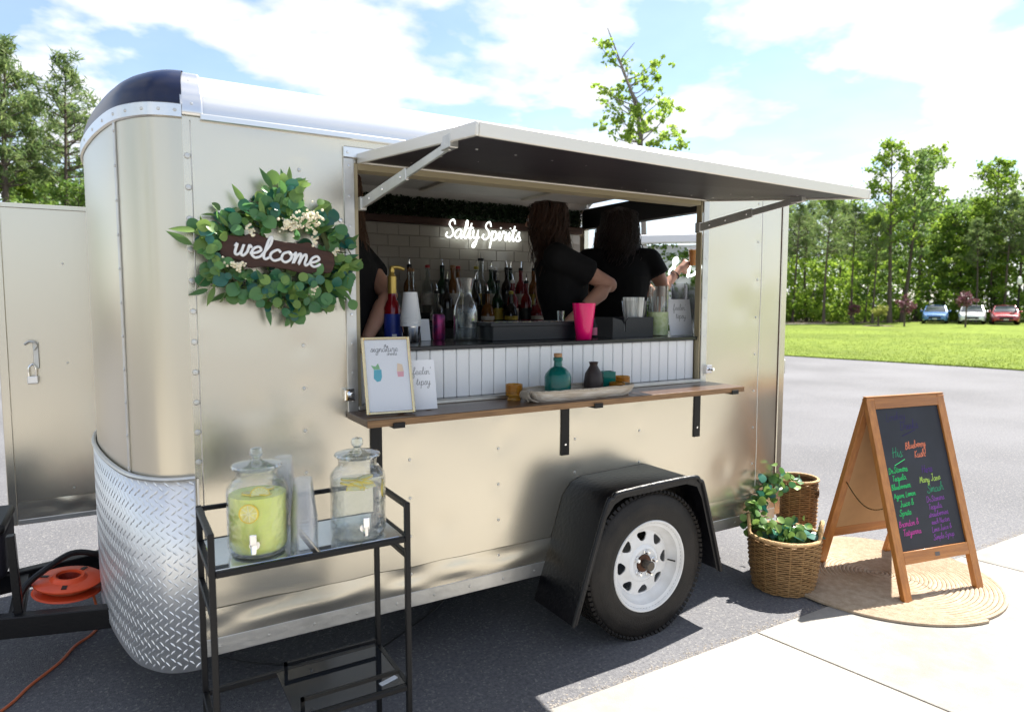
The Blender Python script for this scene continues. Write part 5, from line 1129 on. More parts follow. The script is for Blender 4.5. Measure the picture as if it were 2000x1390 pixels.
def loft(mb, rings, n=22):      # rings: (center xyz, rx, ry)
    rows = [[(c[0]+rx*math.cos(2*PI*k/n), c[1]+ry*math.sin(2*PI*k/n), c[2]) for k in range(n)] for c, rx, ry in rings]
    m = n; vs = [p for r in rows for p in r]; fs = [(i*m+k, i*m+(k+1) % m, (i+1)*m+(k+1) % m, (i+1)*m+k) for i in range(len(rows)-1) for k in range(m)]
    fs += [tuple(range(m-1, -1, -1)), tuple((len(rows)-1)*m+k for k in range(m))]; mb.add(vs, fs)
def hand(mb, w, d, up, curl=.5, grip=0.0):
    """palm from wrist w along d, back of the hand facing up; five unequal fingers"""
    d = Vector(d).normalized(); up = Vector(up); up = (up-d*up.dot(d)).normalized(); s = d.cross(up)
    w = Vector(w); pe = w+d*.085
    limb(mb, [w, w+d*.03, pe], [.024, .029, .027], 10)
    for k in (-1.5, -.5, .5, 1.5): limb(mb, [w+d*.02+s*k*.010, pe+s*k*.0165], [.013, .0115], 8)
    for k, ln in ((-1.5, .058), (-.5, .074), (.5, .078), (1.5, .068)):
        p = pe+s*k*.0175; dr = (d+s*k*.03).normalized(); pts = [p]; a = curl*.5
        for j, f in enumerate((.45, .30, .25)):
            a += curl*(.5+.25*j)+grip; dd = (dr*math.cos(a)-up*math.sin(a)).normalized(); p = p+dd*ln*f; pts.append(p)
        limb(mb, pts, [.0098, .0090, .0082, .0070], 8)
    tb_ = w+d*.028+s*.024; t1 = tb_+(d*.5+s*.7-up*.3).normalized()*.032; t2 = t1+(d*.8+s*.25-up*.5).normalized()*.030; t3 = t2+(d*.8-s*.1-up*.6).normalized()*.022
    limb(mb, [tb_-s*.006, t1, t2, t3], [.014, .0118, .0102, .0085], 8)
def person(loc, rz, label, H, armL, armR, hair, lean=(0, 0), head_turn=0.0, hands=((0, .5), (0, .5)), sleeve=.62, hipx=0.0, build=1.0, band=None):
    """local frame: faces +Y, x to the person's right; arms given as (elbow, wrist) points relative to the floor spot, in metres"""
    P = thing('person', label, 'person', loc, rz)
    k = H/1.68; lx, ly = lean
    hip = Vector((hipx, 0, .90*k)); chest = hip+Vector((lx*.6, ly*.6, .30*k)); shc = hip+Vector((lx, ly, .475*k)); nk = shc+Vector((lx*.12, ly*.16+.01, .06*k)); hd = nk+Vector((lx*.2, ly*.25+.022, .135*k))
    sl = shc+Vector((-.165*k*build, 0, -.015)); sr = shc+Vector((.165*k*build, 0, -.015))
    B = MB(); b = build
    loft(B, [(tuple(hip+Vector((0, 0, -.10*k))), .15*b, .10*b), (tuple(hip), .170*b, .115*b), (tuple(hip+Vector((lx*.2, ly*.2, .12*k))), .140*b, .100*b), (tuple(chest+Vector((0, 0, -.05))), .145*b, .105*b), (tuple(chest+Vector((0, 0, .06))), .158*b, .112*b), (tuple(shc+Vector((0, 0, -.05))), .165*b, .092*b), (tuple(shc+Vector((0, 0, .01))), .13*b, .070*b), (tuple(shc+Vector((0, 0, .035))), .065, .058)])
    limb(B, [sl, shc+Vector((0, 0, .0)), sr], [.055*b, .06, .055*b]); limb(B, [shc, nk, nk+(hd-nk)*.5], [.058, .052, .050])
    legs = MB()
    for sx in (-1, 1):
        hj = hip+Vector((sx*.088*b, 0, -.04)); kn = Vector((hipx+sx*.095, .02, .47*k)); an = Vector((hipx+sx*.10, -.02, .075)); 
        limb(B, [hj, (hj+kn)/2, kn, kn.lerp(an, .35), an], [.082*b, .070*b, .052, .054, .034]); limb(B, [an+Vector((0, -.02, -.035)), an+Vector((sx*.01, .08, -.045)), an+Vector((sx*.015, .16, -.052))], [.032, .032, .022])
        limb(legs, [hj, (hj+kn)/2, kn, kn.lerp(an, .4), an+Vector((0, 0, .01))], [.094*b, .082*b, .064, .066, .058])
    loft(legs, [(tuple(hip+Vector((0, 0, -.11*k))), .165*b, .115*b), (tuple(hip), .182*b, .127*b), (tuple(hip+Vector((lx*.15, ly*.15, .09*k))), .155*b, .112*b)])
    shirt = MB()
    loft(shirt, [(tuple(hip+Vector((0, 0, -.02*k))), .192*b, .138*b), (tuple(hip+Vector((lx*.2, ly*.2, .12*k))), .165*b, .124*b), (tuple(chest+Vector((0, 0, -.05))), .165*b, .124*b), (tuple(chest+Vector((0, 0, .06))), .178*b, .130*b), (tuple(shc+Vector((0, 0, -.05))), .182*b, .108*b), (tuple(shc+Vector((0, 0, .012))), .142*b, .084*b), (tuple(shc+Vector((0, 0, .036))), .078, .070)])
    limb(shirt, [sl, shc+Vector((0, 0, .002)), sr], [.066*b, .070, .066*b])
    for (sh, (el, wr), hnd) in ((sl, armL, hands[0]), (sr, armR, hands[1])):
        el = Vector(el); wr = Vector(wr)
        limb(B, [sh, sh.lerp(el, .4), el, el.lerp(wr, .3), wr], [.052*b, .047*b, .038*b, .039*b, .0255])
        up = (el-sh).cross(wr-el); 
        if up.length < 1e-4: up = Vector((0, 0, 1))
        hand(B, wr-(wr-el).normalized()*.005, hnd[2] if len(hnd) > 2 else (wr-el), hnd[3] if len(hnd) > 3 else Vector((0, 0, 1)), hnd[1], hnd[0])
        e2 = sh.lerp(el, sleeve); shirt.tube([sh+(sh-el)*.05, sh.lerp(el, .3), e2], [.064*b, .066*b, .068*b], 14); shirt.sphere(sh, .066*b, 12, 8)
    # head with face: skull, jaw, nose, brow, lips, ears
    T = Matrix.Translation(hd) @ Matrix.Rotation(head_turn, 4, 'Z')
    B.sphere((0, -.008, .018), (.074, .094, .092), 18, 14, T); B.sphere((0, .030, -.045), (.056, .060, .062), 14, 10, T); B.sphere((0, .062, -.092), (.024, .022, .018), 10, 8, T)
    B.sphere((0, .094, -.016), (.012, .020, .014), 10, 8, T); B.tube([T @ Vector((0, .082, .022)), T @ Vector((0, .104, -.012))], [.008, .011], 8); B.sphere((0, .082, .030), (.045, .014, .010), 10, 6, T)
    B.sphere((0, .085, -.052), (.022, .012, .006), 10, 6, T); B.sphere((0, .083, -.064), (.020, .012, .007), 10, 6, T)
    for sx in (-1, 1): B.sphere((sx*.075, -.004, -.008), (.010, .020, .032), 8, 8, T); B.sphere((sx*.034, .066, -.025), (.022, .020, .020), 8, 6, T)
    obj('body', bake_remesh('body', B, .0075, 3), skin_m, P)
    for sx in (-1, 1):
        e_ = obj('eye', MB().sphere((sx*.031, .080, .010), (.012, .009, .009), 12, 8, T), white_pt, P); obj('iris', MB().sphere((sx*.031, .0868, .010), (.0055, .003, .0055), 10, 6, T), black_pl, e_)
    obj('shirt', bake_remesh('shirt', shirt, .010, 8), shirt_m, P); obj('trousers', bake_remesh('trousers', legs, .012, 5), denim, P)
    for sx in (-1, 1):
        a = Vector((hipx+sx*.10, -.02, .0)); mb = MB(); limb(mb, [a+Vector((0, -.03, .042)), a+Vector((sx*.01, .07, .040)), a+Vector((sx*.015, .17, .032))], [.044, .044, .032]); obj('shoe', bake_remesh('shoe', mb, .010, 3), shoe_m, P)
    # hair: scalp cap and wavy locks
    hm, ln, curl_, seed = hair; rnd = random.Random(seed); mb = MB()
    mb.sphere((0, -.018, .028), (.084, .098, .094), 20, 14, T)
    for i in range(720):
        th = rnd.uniform(-2.35, 2.35); el_ = rnd.uniform(.05, 1.25)      # angle round the head measured from the back
        ux = math.sin(th)*math.cos(el_); uy = -math.cos(th)*math.cos(el_); uz = math.sin(el_)
        p0 = Vector((ux*.080, -.015+uy*.094, .028+uz*.092)); out_ = Vector((ux, uy, 0)); out_ = out_.normalized() if out_.length > .01 else Vector((0, -1, 0))
        pts = [p0]; L_ = ln*rnd.uniform(.72, 1.08); drop = p0.z+.10; n_ = 11; sp = rnd.uniform(.80, 1.18); ph = rnd.uniform(0, 6.28)
        for j in range(1, n_+1):
            f = j/n_; z = p0.z+ .012*math.sin(PI*min(1, f*3))-L_*f
            rad = Vector((out_.x*(.088+.035*f)*sp, -.015+out_.y*(.100+.028*f)*sp, 0)); 
            if out_.y > .25: rad += Vector((0, -.05*f, 0))
            w_ = curl_*(.2+f); pts.append(Vector((rad.x+w_*math.sin(ph+f*11), rad.y+w_*math.cos(ph*1.3+f*9), z)))
        r0 = rnd.uniform(.0020, .0048); mb.tube([T @ p for p in crom(pts, 2)], [r0*(1-.75*(q/(2*n_))**2) for q in range(2*n_+1)], 4, flat=.6)
    obj('hair', mb, hm, P)
    if band:
        el, wr = (Vector(q) for q in (armR if band == 'R' else armL)); c = el.lerp(wr, .82); d = (wr-el).normalized(); x = d.orthogonal().normalized(); y = d.cross(x)
        obj('bracelet', MB().tube([c+(x*math.cos(t)+y*math.sin(t))*.034 for t in np.linspace(0, 2*PI, 20, endpoint=False)], .0045, 6, closed=True), black_pl, P)
    return P
def hair_mat(nm, c, c2): return mat(nm, c, .42, 0, .5, col2=c2, vscale=12, stretch=(8, 8, 1.5), bump=.5, bscale=90)
h_red = hair_mat('auburn_hair', (.014, .007, .004), (.065, .026, .012)); h_dk = hair_mat('dark_brown_hair', (.010, .006, .005), (.030, .014, .010)); h_lt = hair_mat('chestnut_hair', (.05, .022, .010), (.12, .055, .024))
FZ = .40
def W2L(loc, rz, p):      # world point -> person's local frame
    d = Vector(p)-Vector(loc); c, s = math.cos(-rz), math.sin(-rz); return (d.x*c-d.y*s, d.x*s+d.y*c, d.z)
# bartender nearest the middle: turned left, hand down on the garnish box
L1 = (2.09, .70, FZ); r1 = math.radians(58)
person(L1, r1, 'person in black T-shirt with auburn hair reaching down behind the garnish box', 1.70, (W2L(L1, r1, (2.20, .50, 1.625)), W2L(L1, r1, (1.94, .44, 1.47))), (W2L(L1, r1, (2.06, .98, 1.60)), W2L(L1, r1, (2.00, .82, 1.44))), (h_red, .33, .020, 3), lean=(-.02, .10), head_turn=-.35, hands=((0, .7), (0, .7)), build=1.2, band='L')
L2 = (2.50, .80, FZ); r2 = math.radians(-32)
person(L2, r2, 'person in black T-shirt with long dark wavy hair facing the open rear', 1.72, (W2L(L2, r2, (2.33, .92, 1.60)), W2L(L2, r2, (2.48, 1.10, 1.50))), (W2L(L2, r2, (2.775, .68, 1.63)), W2L(L2, r2, (2.80, .78, 1.44))), (h_dk, .42, .028, 5), lean=(.02, .05), head_turn=-.1, build=1.15)
L3 = (.735, .56, FZ); r3 = math.radians(60)
person(L3, r3, 'person in black T-shirt standing behind the left jamb of the hatch', 1.72, (W2L(L3, r3, (.62, .85, 1.55)), W2L(L3, r3, (.55, .80, 1.38))), (W2L(L3, r3, (.865, .43, 1.56)), W2L(L3, r3, (.73, .36, 1.36))), (h_lt, .34, .01, 9), lean=(0, .04), build=1.12)
# a fourth server behind, arm held out with an orange drink
L4 = (2.72, 1.22, FZ); r4 = math.radians(-75)
person(L4, r4, 'person behind the dark-haired server holding an orange drink out at the rear', 1.66, (W2L(L4, r4, (3.02, 1.34, 1.62)), W2L(L4, r4, (3.16, 1.42, 1.60))), (W2L(L4, r4, (3.04, 1.02, 1.565)), W2L(L4, r4, (3.245, 1.02, 1.755))), (h_lt, .30, .01, 12), lean=(0, .06), hands=((.0, .5), (.25, .5, Vector(W2L((0, 0, 0), r4, (.75, -.1, .5))), Vector(W2L((0, 0, 0), r4, (.2, -1, .3))))), build=1.0, band='R')
dk = thing('orange_drink', 'tall plastic cup of orange drink held out by the server at the rear', 'drink', (3.335, .965, 1.785)); obj('cup', MB().lathe([(0, 0), (.028, 0), (.040, .125), (.042, .127)], 28), clear_pl, dk)
obj('juice', MB().lathe([(0, .003), (.0275, .003), (.038, .110), (0, .110)], 24), mat('orange_juice', (.85, .36, .03), .2, 0, .5, sss=.3), dk)
# ------------------------------------------------------------------ trees
bark = mat('bark', (.075, .058, .045), .9, col2=(.13, .10, .08), vscale=3, stretch=(4, 4, .6), bump=.8, bscale=9, bdist=.05)
bark_l = mat('pale_bark', (.16, .14, .12), .9, col2=(.26, .23, .20), vscale=3, stretch=(4, 4, .6), bump=.5, bscale=9)
pine_leaf = leaf_mat('pine_needles', (.10, .175, .06), (.23, .29, .10), .6, .6, .3)
dec_leaf = leaf_mat('spring_leaf', (.14, .25, .03), (.31, .42, .06), .6, .5, .3)
dark_leaf2 = leaf_mat('summer_leaf', (.09, .18, .04), (.21, .31, .06), .55, .5, .3)
pale_leaf = leaf_mat('pale_leaf', (.11, .20, .06), (.24, .34, .10), .5, .5, .3)
def leaf_cloud(clumps, n_per, ln, wd, rng, droop=0.0):
    C_ = np.array([c for c, r in clumps]); R_ = np.array([r for c, r in clumps]); k = len(C_); n = k*n_per
    c = np.repeat(C_, n_per, 0); r = np.repeat(R_, n_per)
    d = rng.normal(size=(n, 3)); d /= np.linalg.norm(d, axis=1)[:, None]; c = c+d*(r*rng.random(n)**.45)[:, None]*np.array([1, 1, .75])
    a = rng.normal(size=(n, 3))+d*.8; a[:, 2] -= droop; a /= np.linalg.norm(a, axis=1)[:, None]; b = rng.normal(size=(n, 3)); b -= a*(a*b).sum(1)[:, None]; b /= np.linalg.norm(b, axis=1)[:, None]
    s = (.65+.7*rng.random(n))[:, None]; V = np.stack([c-a*ln*.5*s, c-b*wd*.5*s, c+a*ln*.5*s, c+b*wd*.5*s], 1).reshape(-1, 3)
    return V, np.arange(4*n).reshape(-1, 4)
def tree_meshes(kind, H, seed, lm, leaf=(.2, .13), n_per=22, bk=None):
    rnd = random.Random(seed); rng = np.random.default_rng(seed); tk = MB(); cl = []
    bend = [rnd.gauss(0, .012)*H for _ in range(4)]; r0 = H*(.0115 if kind == 'p' else .013)
    def trunk(t): return Vector((bend[0]*math.sin(t*3)+bend[1]*t*t*2, bend[2]*math.sin(t*2.5)+bend[3]*t*t*2, H*t))
    top_t = .97 if kind != 'd' else .86
    tk.tube([trunk(t) for t in np.linspace(0, top_t, 12)], [r0*(1.25 if i == 0 else 1)*(1-.85*i/11) for i in range(12)], 8)
    def branch(p, d, l, r, depth):
        pts = [p]; dd = Vector(d).normalized(); n = 5
        for i in range(n):
            dd = (dd+Vector((rnd.gauss(0, .16), rnd.gauss(0, .16), rnd.gauss(.05, .12)))).normalized(); pts.append(pts[-1]+dd*l/n)
        tk.tube(pts, [r*(1-.75*i/n) for i in range(n+1)], 5 if depth else 6); return pts
    if kind == 'p':
        t = .54
        while t < .985:
            g = (t-.54)/.46; l = H*(.05+.15*math.sin(PI*min(1, g*.9+.18))**1.2)*(1-.35*g)
            for q in range(rnd.choice((2, 3, 3, 4))):
                a = rnd.uniform(0, 2*PI); ll = l*rnd.uniform(.55, 1.2); pts = branch(trunk(t), (math.cos(a), math.sin(a), .15+.5*g), ll, r0*.28*(1-.6*g), 1)
                for pnt, rr in ((pts[-1], 1.0), (pts[-2], .8), (pts[3], .65)):
                    if rnd.random() < .72: cl.append((tuple(pnt+Vector((rnd.gauss(0, .1), rnd.gauss(0, .1), .08*H*.1))), H*.030*rr*rnd.uniform(.75, 1.3)))
            t += rnd.uniform(.018, .034)
        cl.append((tuple(trunk(.99)), H*.025))
    else:
        lo = .22 if kind == 'd' else .40; nb = 26 if kind == 'd' else 22; lk = .30 if kind == 'd' else .15
        for i in range(nb):
            t = lo+(top_t-lo)*(i+rnd.random())/nb; g = (t-lo)/(top_t-lo); a = i*2.4+rnd.gauss(0, .4)
            l = H*lk*(math.sin(PI*(.16+.74*g))**.8)*rnd.uniform(.7, 1.2); pts = branch(trunk(t), (math.cos(a), math.sin(a), .45+.5*g), l, r0*.38*(1-.6*g), 0)
            for j in range(2, 6):
                if rnd.random() < (.95 if kind == 'd' else .7): cl.append((tuple(pts[j]), H*rnd.uniform(.030, .052)))
            for q in range(3):
                b = pts[rnd.randint(2, 4)]; aa = a+rnd.gauss(0, .9); p2 = branch(b, (math.cos(aa), math.sin(aa), rnd.uniform(.1, .8)), l*.45, r0*.13, 1); cl.append((tuple(p2[-1]), H*rnd.uniform(.028, .045))); cl.append((tuple(p2[3]), H*rnd.uniform(.02, .036)))
        cl.append((tuple(trunk(top_t)+Vector((0, 0, .02*H))), H*.045))
    V, F = leaf_cloud(cl, n_per, leaf[0], leaf[1], rng, .2)
    tme = tk.mesh('trunk', 60); tme.materials.append(bk or bark); cme = np_mesh('crown', V, F); cme.materials.append(lm); return tme, cme
PROTO = {'p': [tree_meshes('p', 10, s, pine_leaf, (.34, .05), 20) for s in (1, 2, 3)], 'd': [tree_meshes('d', 9, 11, dec_leaf, (.22, .14), 14), tree_meshes('d', 9, 12, dark_leaf2, (.22, .14), 14), tree_meshes('d', 9, 13, pale_leaf, (.22, .14), 11)], 's': [tree_meshes('s', 12, 21, dec_leaf, (.25, .16), 11), tree_meshes('s', 12, 22, pale_leaf, (.25, .16), 9)]}
PH = {'p': 10, 'd': 9, 's': 12}; NM = {'p': 'pine_tree', 'd': 'leafy_tree', 's': 'tall_tree'}
def put_tree(x, y, h, k, label, group, i):
    tme, cme = PROTO[k][i % len(PROTO[k])]; t_ = thing(NM[k], label, 'tree', (x, y, .02), (i*2.399) % 6.28, group); s = h/PH[k]; t_.scale = (s*random.uniform(.9, 1.1), s*random.uniform(.9, 1.1), s)
    obj('trunk', tme, None, t_); obj('crown', cme, None, t_); return t_
RF = [(44.7, 30.9, 9.2, 'p'), (46.9, 31.3, 9.2, 'p'), (44.3, 28.0, 9.0, 'p'), (49.9, 30.5, 9.2, 'p'), (47.0, 27.6, 8.5, 'p'), (46.9, 25.9, 7.6, 'p'), (49.2, 26.0, 13.4, 's'), (52.2, 26.8, 12.8, 's'), (47.9, 23.4, 12.2, 's'), (53.4, 24.4, 7.8, 'd'), (51.2, 22.1, 8.8, 'd'), (56.1, 23.4, 7.7, 'p'), (51.1, 19.9, 11.0, 's'), (55.0, 21.0, 11.2, 's'), (52.5, 19.1, 8.2, 'p'), (53.8, 18.7, 9.8, 'd'), (54.1, 17.7, 8.7, 'p'), (47.4, 34.0, 9.5, 'p'), (54.7, 26.2, 6.3, 'd'), (49.2, 27.9, 5.8, 'd'), (50.5, 33.2, 5.8, 'd'), (52.8, 21.1, 5.8, 'd')]
RB = [(58.3, 44.2, 10.3, 'd'), (59.7, 43.6, 9.8, 'p'), (54.8, 38.6, 8.0, 'p'), (60.6, 41.3, 10.1, 'p'), (54.7, 36.0, 8.0, 'p'), (64.0, 40.7, 11.1, 'd'), (66.2, 41.4, 9.3, 'p'), (66.0, 39.5, 9.0, 'd'), (61.7, 35.3, 8.7, 'd'), (70.9, 39.8, 9.3, 'p'), (63.7, 34.6, 9.9, 'd'), (66.6, 34.8, 10.0, 'd'), (66.3, 33.1, 9.3, 'p'), (72.6, 35.5, 9.5, 'p'), (74.7, 35.1, 9.6, 'p'), (63.2, 28.4, 8.6, 'd'), (70.5, 31.0, 10.1, 'd'), (60.2, 25.3, 8.2, 'd'), (60.0, 24.0, 7.4, 'p'), (59.0, 22.7, 8.0, 'p'), (59.8, 22.2, 7.6, 'p'), (70.0, 25.8, 8.7, 'p'), (78.0, 27.9, 10.0, 'p'), (69.6, 24.0, 7.6, 'p'), (64.8, 21.3, 7.7, 'p'), (78.2, 25.2, 8.3, 'p')]
LF = [(-3.7, 28.3, 10.5, 'p'), (-3.1, 27.4, 10.5, 'p'), (-2.9, 31.4, 9.8, 'p'), (-1.8, 28.5, 10.7, 'p'), (-1.2, 27.5, 6.4, 'd'), (-2.5, 32.4, 7.6, 'd'), (-3.7, 30.3, 7.4, 'd'), (-2.8, 27.4, 5.6, 'd'), (-4.5, 29.2, 10.2, 'p'), (-5.7, 32.1, 10.4, 'p'), (-1.9, 37.5, 11.2, 'p'), (-0.9, 35.5, 7.9, 'p')]
for i_ in (8, 9, 10, 12, 13, 14, 15, 16, 18, 21): RF[i_] = (CAM.x+(RF[i_][0]-CAM.x)*1.20, CAM.y+(RF[i_][1]-CAM.y)*1.20, RF[i_][2]*1.17, RF[i_][3])
special = {6: 'tallest slender pale tree rising above the wood right of the awning tip', 8: 'tall leafy tree with a dark trunk rising behind the plum trees', 12: 'tall sparse tree near the right edge rising above the wood', 10: 'rounded bright green tree behind the parked white car'}
ORD = ['first', 'second', 'third', 'fourth', 'fifth', 'sixth', 'seventh', 'eighth', 'ninth', 'tenth', 'eleventh', 'twelfth']
def ranked(L_, i):     # place of tree i among its kind, from left to right as one looks from the serving side
    same = sorted((j for j in range(len(L_)) if L_[j][3] == L_[i][3]), key=lambda j: math.atan2(L_[j][0]-CAM.x, L_[j][1]-CAM.y)); return ORD[same.index(i)]
for i, (x, y, h, k) in enumerate(RF):
    put_tree(x, y, h, k, special.get(i) or {'p': '%s slim dark pine from the trailer along the front of the wood', 'd': '%s bright green leafy tree from the trailer along the front of the wood', 's': '%s tall thin tree from the trailer standing out above the wood'}[k] % ranked(RF, i), 'trees at the front of the wood', i)
for i, (x, y, h, k) in enumerate(RB): put_tree(x, y, h*1.22, k, {'p': 'pine deeper in the wood beyond the lawn', 'd': 'leafy tree deeper in the wood beyond the lawn'}[k], 'trees deeper in the wood', i+1)
for i, (x, y, h, k) in enumerate(LF): put_tree(x, y, h, k, {1: 'tall pine at the far left above the open trailer door', 3: 'tall slim pine nearest the trailer nose above the open door'}.get(i) or ({'p': '%s pine from the left among the trees behind the open trailer door', 'd': '%s low leafy tree from the left among the pines behind the open trailer door'}[k] % ranked(LF, i)), 'trees behind the trailer at the left', i)
for i, (x, y, h, k) in enumerate([(-25, 14, 10, 'p'), (-26, 8, 9, 'd'), (-25, 2, 11, 'p'), (-27, -4, 9, 'd'), (-25, -10, 10, 'p'), (-26, -16, 9, 'd'), (-22, 21, 10, 'p')]): put_tree(x, y, h, k, 'tree across the car park, mirrored in the trailer nose', 'trees across the car park', i)
# undergrowth at the feet of both woods
def undergrowth(name, label, line, depth, h, n, lm, seed):
    rng = np.random.default_rng(seed); P = np.array(line, float); s = np.r_[0, np.cumsum(np.hypot(*np.diff(P, axis=0).T))]; cl = []
    for i in range(n):
        t = rng.random()*s[-1]; j = min(np.searchsorted(s, t)-1, len(P)-2); j = max(j, 0); f = (t-s[j])/(s[j+1]-s[j]); p = P[j]+(P[j+1]-P[j])*f; d = P[j+1]-P[j]; nn = np.array([-d[1], d[0]])/np.hypot(*d); q = p+nn*rng.random()*depth
        cl.append(((q[0], q[1], .2+h*rng.random()**1.5), rng.uniform(.35, .8)))
    V, F = leaf_cloud(cl, 26, .26, .18, rng, .2); tag(stuff(obj(name, np_mesh(name, V, F), lm)), label, 'undergrowth')
LR = [(61.5, 14), (59.5, 21), (53.5, 27.3), (46.6, 27.4), (43, 30.5), (42, 36)]
undergrowth('undergrowth', 'sunlit green undergrowth between the trunks beyond the lawn', LR, -5.0, 4.8, 760, dec_leaf, 5)
undergrowth('undergrowth', 'darker leafy mass at the back of the wood beyond the lawn', [(62, 10), (60, 20), (57, 27), (53, 33), (50, 40)], -9.0, 7.0, 950, dark_leaf2, 6)
undergrowth('distant_wood', 'dense far wood closing the view behind the trees beyond the lawn', [(84, 4), (84, 30), (78, 48), (66, 62)], -6.0, 8.5, 900, dark_leaf2, 9)
undergrowth('undergrowth', 'bright undergrowth among the pines behind the trailer door', [(-12, 29), (0.5, 29)], 5.0, 4.6, 330, dec_leaf, 7)
undergrowth('undergrowth', 'dark leafy mass deep among the pines at the left', [(-16, 36), (1, 36)], 6.0, 7.0, 420, dark_leaf2, 8)
# single slender tree rising behind the trailer roof
rnd = random.Random(4); rng = np.random.default_rng(4)
ST = thing('slender_tree', 'slender leaning tree with light green leaves rising above the trailer roof', 'tree', (11.55, 10.9, 0)); tk = MB()
spine = crom([(.25, .1, 0), (.20, 0, 2.4), (.10, 0, 4.4), (.0, .0, 5.6), (-.12, .06, 6.5), (-.38, .2, 7.3), (-.55, .35, 7.9), (-.72, .48, 8.45)], 5); tk.tube(spine, [.085*(1-.88*i/(len(spine)-1)) for i in range(len(spine))], 8); cl = []
def sbr(p, d, l, r):
    pts = [Vector(p)]; dd = Vector(d).normalized()
    for i in range(5): dd = (dd+Vector((rnd.gauss(0, .22), rnd.gauss(0, .22), rnd.gauss(.06, .18)))).normalized(); pts.append(pts[-1]+dd*l/5)
    tk.tube(pts, [r*(1-.8*i/5) for i in range(6)], 5); return pts
rt = Vector((.70, -.71, 0)); vw = Vector((.71, .70, 0))
sp2 = crom([spine[14], Vector((-.02, -.05, 6.3)), Vector((-.30, .05, 6.9)), Vector((-.42, .30, 7.6)), Vector((-.20, .05, 8.05))], 4); tk.tube(sp2, [.045*(1-.85*i/(len(sp2)-1)) for i in range(len(sp2))], 6)
tips = [(-.39, 7.57), (-1.09, 8.1), (-.76, 7.97), (-.76, 7.63), (-.29, 7.17), (.28, 7.5), (.51, 7.5), (-.09, 7.37), (.44, 7.17), (.2, 7.17), (-.69, 6.9), (-.89, 6.83), (-1.0, 6.7), (-1.09, 7.07), (-.49, 6.9), (.37, 6.7), (.57, 6.63), (.71, 6.5), (.64, 6.37), (-.16, 6.43), (-1.03, 6.23), (-.76, 6.3), (-.49, 6.17), (-.63, 6.37), (-.29, 6.23), (.04, 6.3), (.2, 6.17), (-.23, 5.97), (-.63, 5.9), (-.43, 5.77), (.04, 5.9), (.24, 6.23), (.77, 6.1), (.84, 5.93), (.71, 5.77), (.51, 5.66), (.95, 5.5), (1.04, 5.47), (.17, 5.63), (-.16, 5.7), (-.5, 5.5), (.4, 5.4), (-.8, 5.3), (.7, 5.2)]
for ox, z in tips:
    j = min(range(len(spine)), key=lambda q: abs(spine[q].z-(z-.35-.25*abs(ox)))); b0 = spine[j]; tip = rt*ox+vw*rnd.gauss(0, .35)+Vector((0, 0, z))
    mid = b0.lerp(tip, .5)+Vector((rnd.gauss(0, .06), rnd.gauss(0, .06), rnd.gauss(-.05, .05))); pts = crom([b0, mid, tip], 4); tk.tube(pts, [.020*(1-.8*i/(len(pts)-1)) for i in range(len(pts))], 5)
    for q in range(4): cl.append((tuple(tip+Vector((rnd.gauss(0, .11), rnd.gauss(0, .11), rnd.gauss(0, .08)))), rnd.uniform(.07, .15)))
    cl.append((tuple(pts[-3]), .09))
obj('trunk', tk, bark_l, ST); V, F = leaf_cloud(cl, 11, .115, .075, rng, .2); obj('crown', np_mesh('crown', V, F), leaf_mat('fresh_leaf', (.20, .33, .04), (.38, .50, .10), .6, .45, .3), ST)
# plum trees and a young tree on the lawn
plum = leaf_mat('plum_leaf', (.10, .035, .055), (.24, .10, .13), .35, .5, .3); yl = leaf_mat('yellow_leaf', (.22, .24, .05), (.34, .36, .10), .5, .5, .3)
for i, (x, y, z, r, lm, lab) in enumerate([(42.7, 24.7, 1.1, .50, plum, 'small plum coloured tree nearest the trailer at the lawn edge'), (42.9, 21.4, 1.4, .60, plum, 'plum coloured tree left of the parked blue car'), (44.6, 18.65, 1.75, .58, plum, 'plum coloured tree in front of the parked white car'), (41.9, 22.5, .95, .55, yl, 'young yellow green tree in a mulch ring on the lawn')]):
    t_ = thing('small_tree', lab, 'tree', (x, y, .03)); tk = MB().tube([(0, 0, 0), (.02, 0, z*.5), (0, .02, z)], [.06, .045, .03], 7); cl = []
    for q in range(26):
        d = Vector((rnd.gauss(0, 1), rnd.gauss(0, 1), rnd.gauss(0, 1))).normalized(); p = Vector((0, 0, z))+d*r*rnd.uniform(.3, .95); tk.tube([(0, 0, z*.8), tuple(p)], [.014, .005], 4); cl.append((tuple(p), r*.30))
    obj('trunk', tk, bark, t_); V, F = leaf_cloud(cl, 20, .12, .08, rng); obj('crown', np_mesh('crown', V, F), lm, t_)
    if lm is yl: obj('mulch_ring', MB().lathe([(0, .05), (.7, .04), (.95, .0)], 24), soil_m, t_)
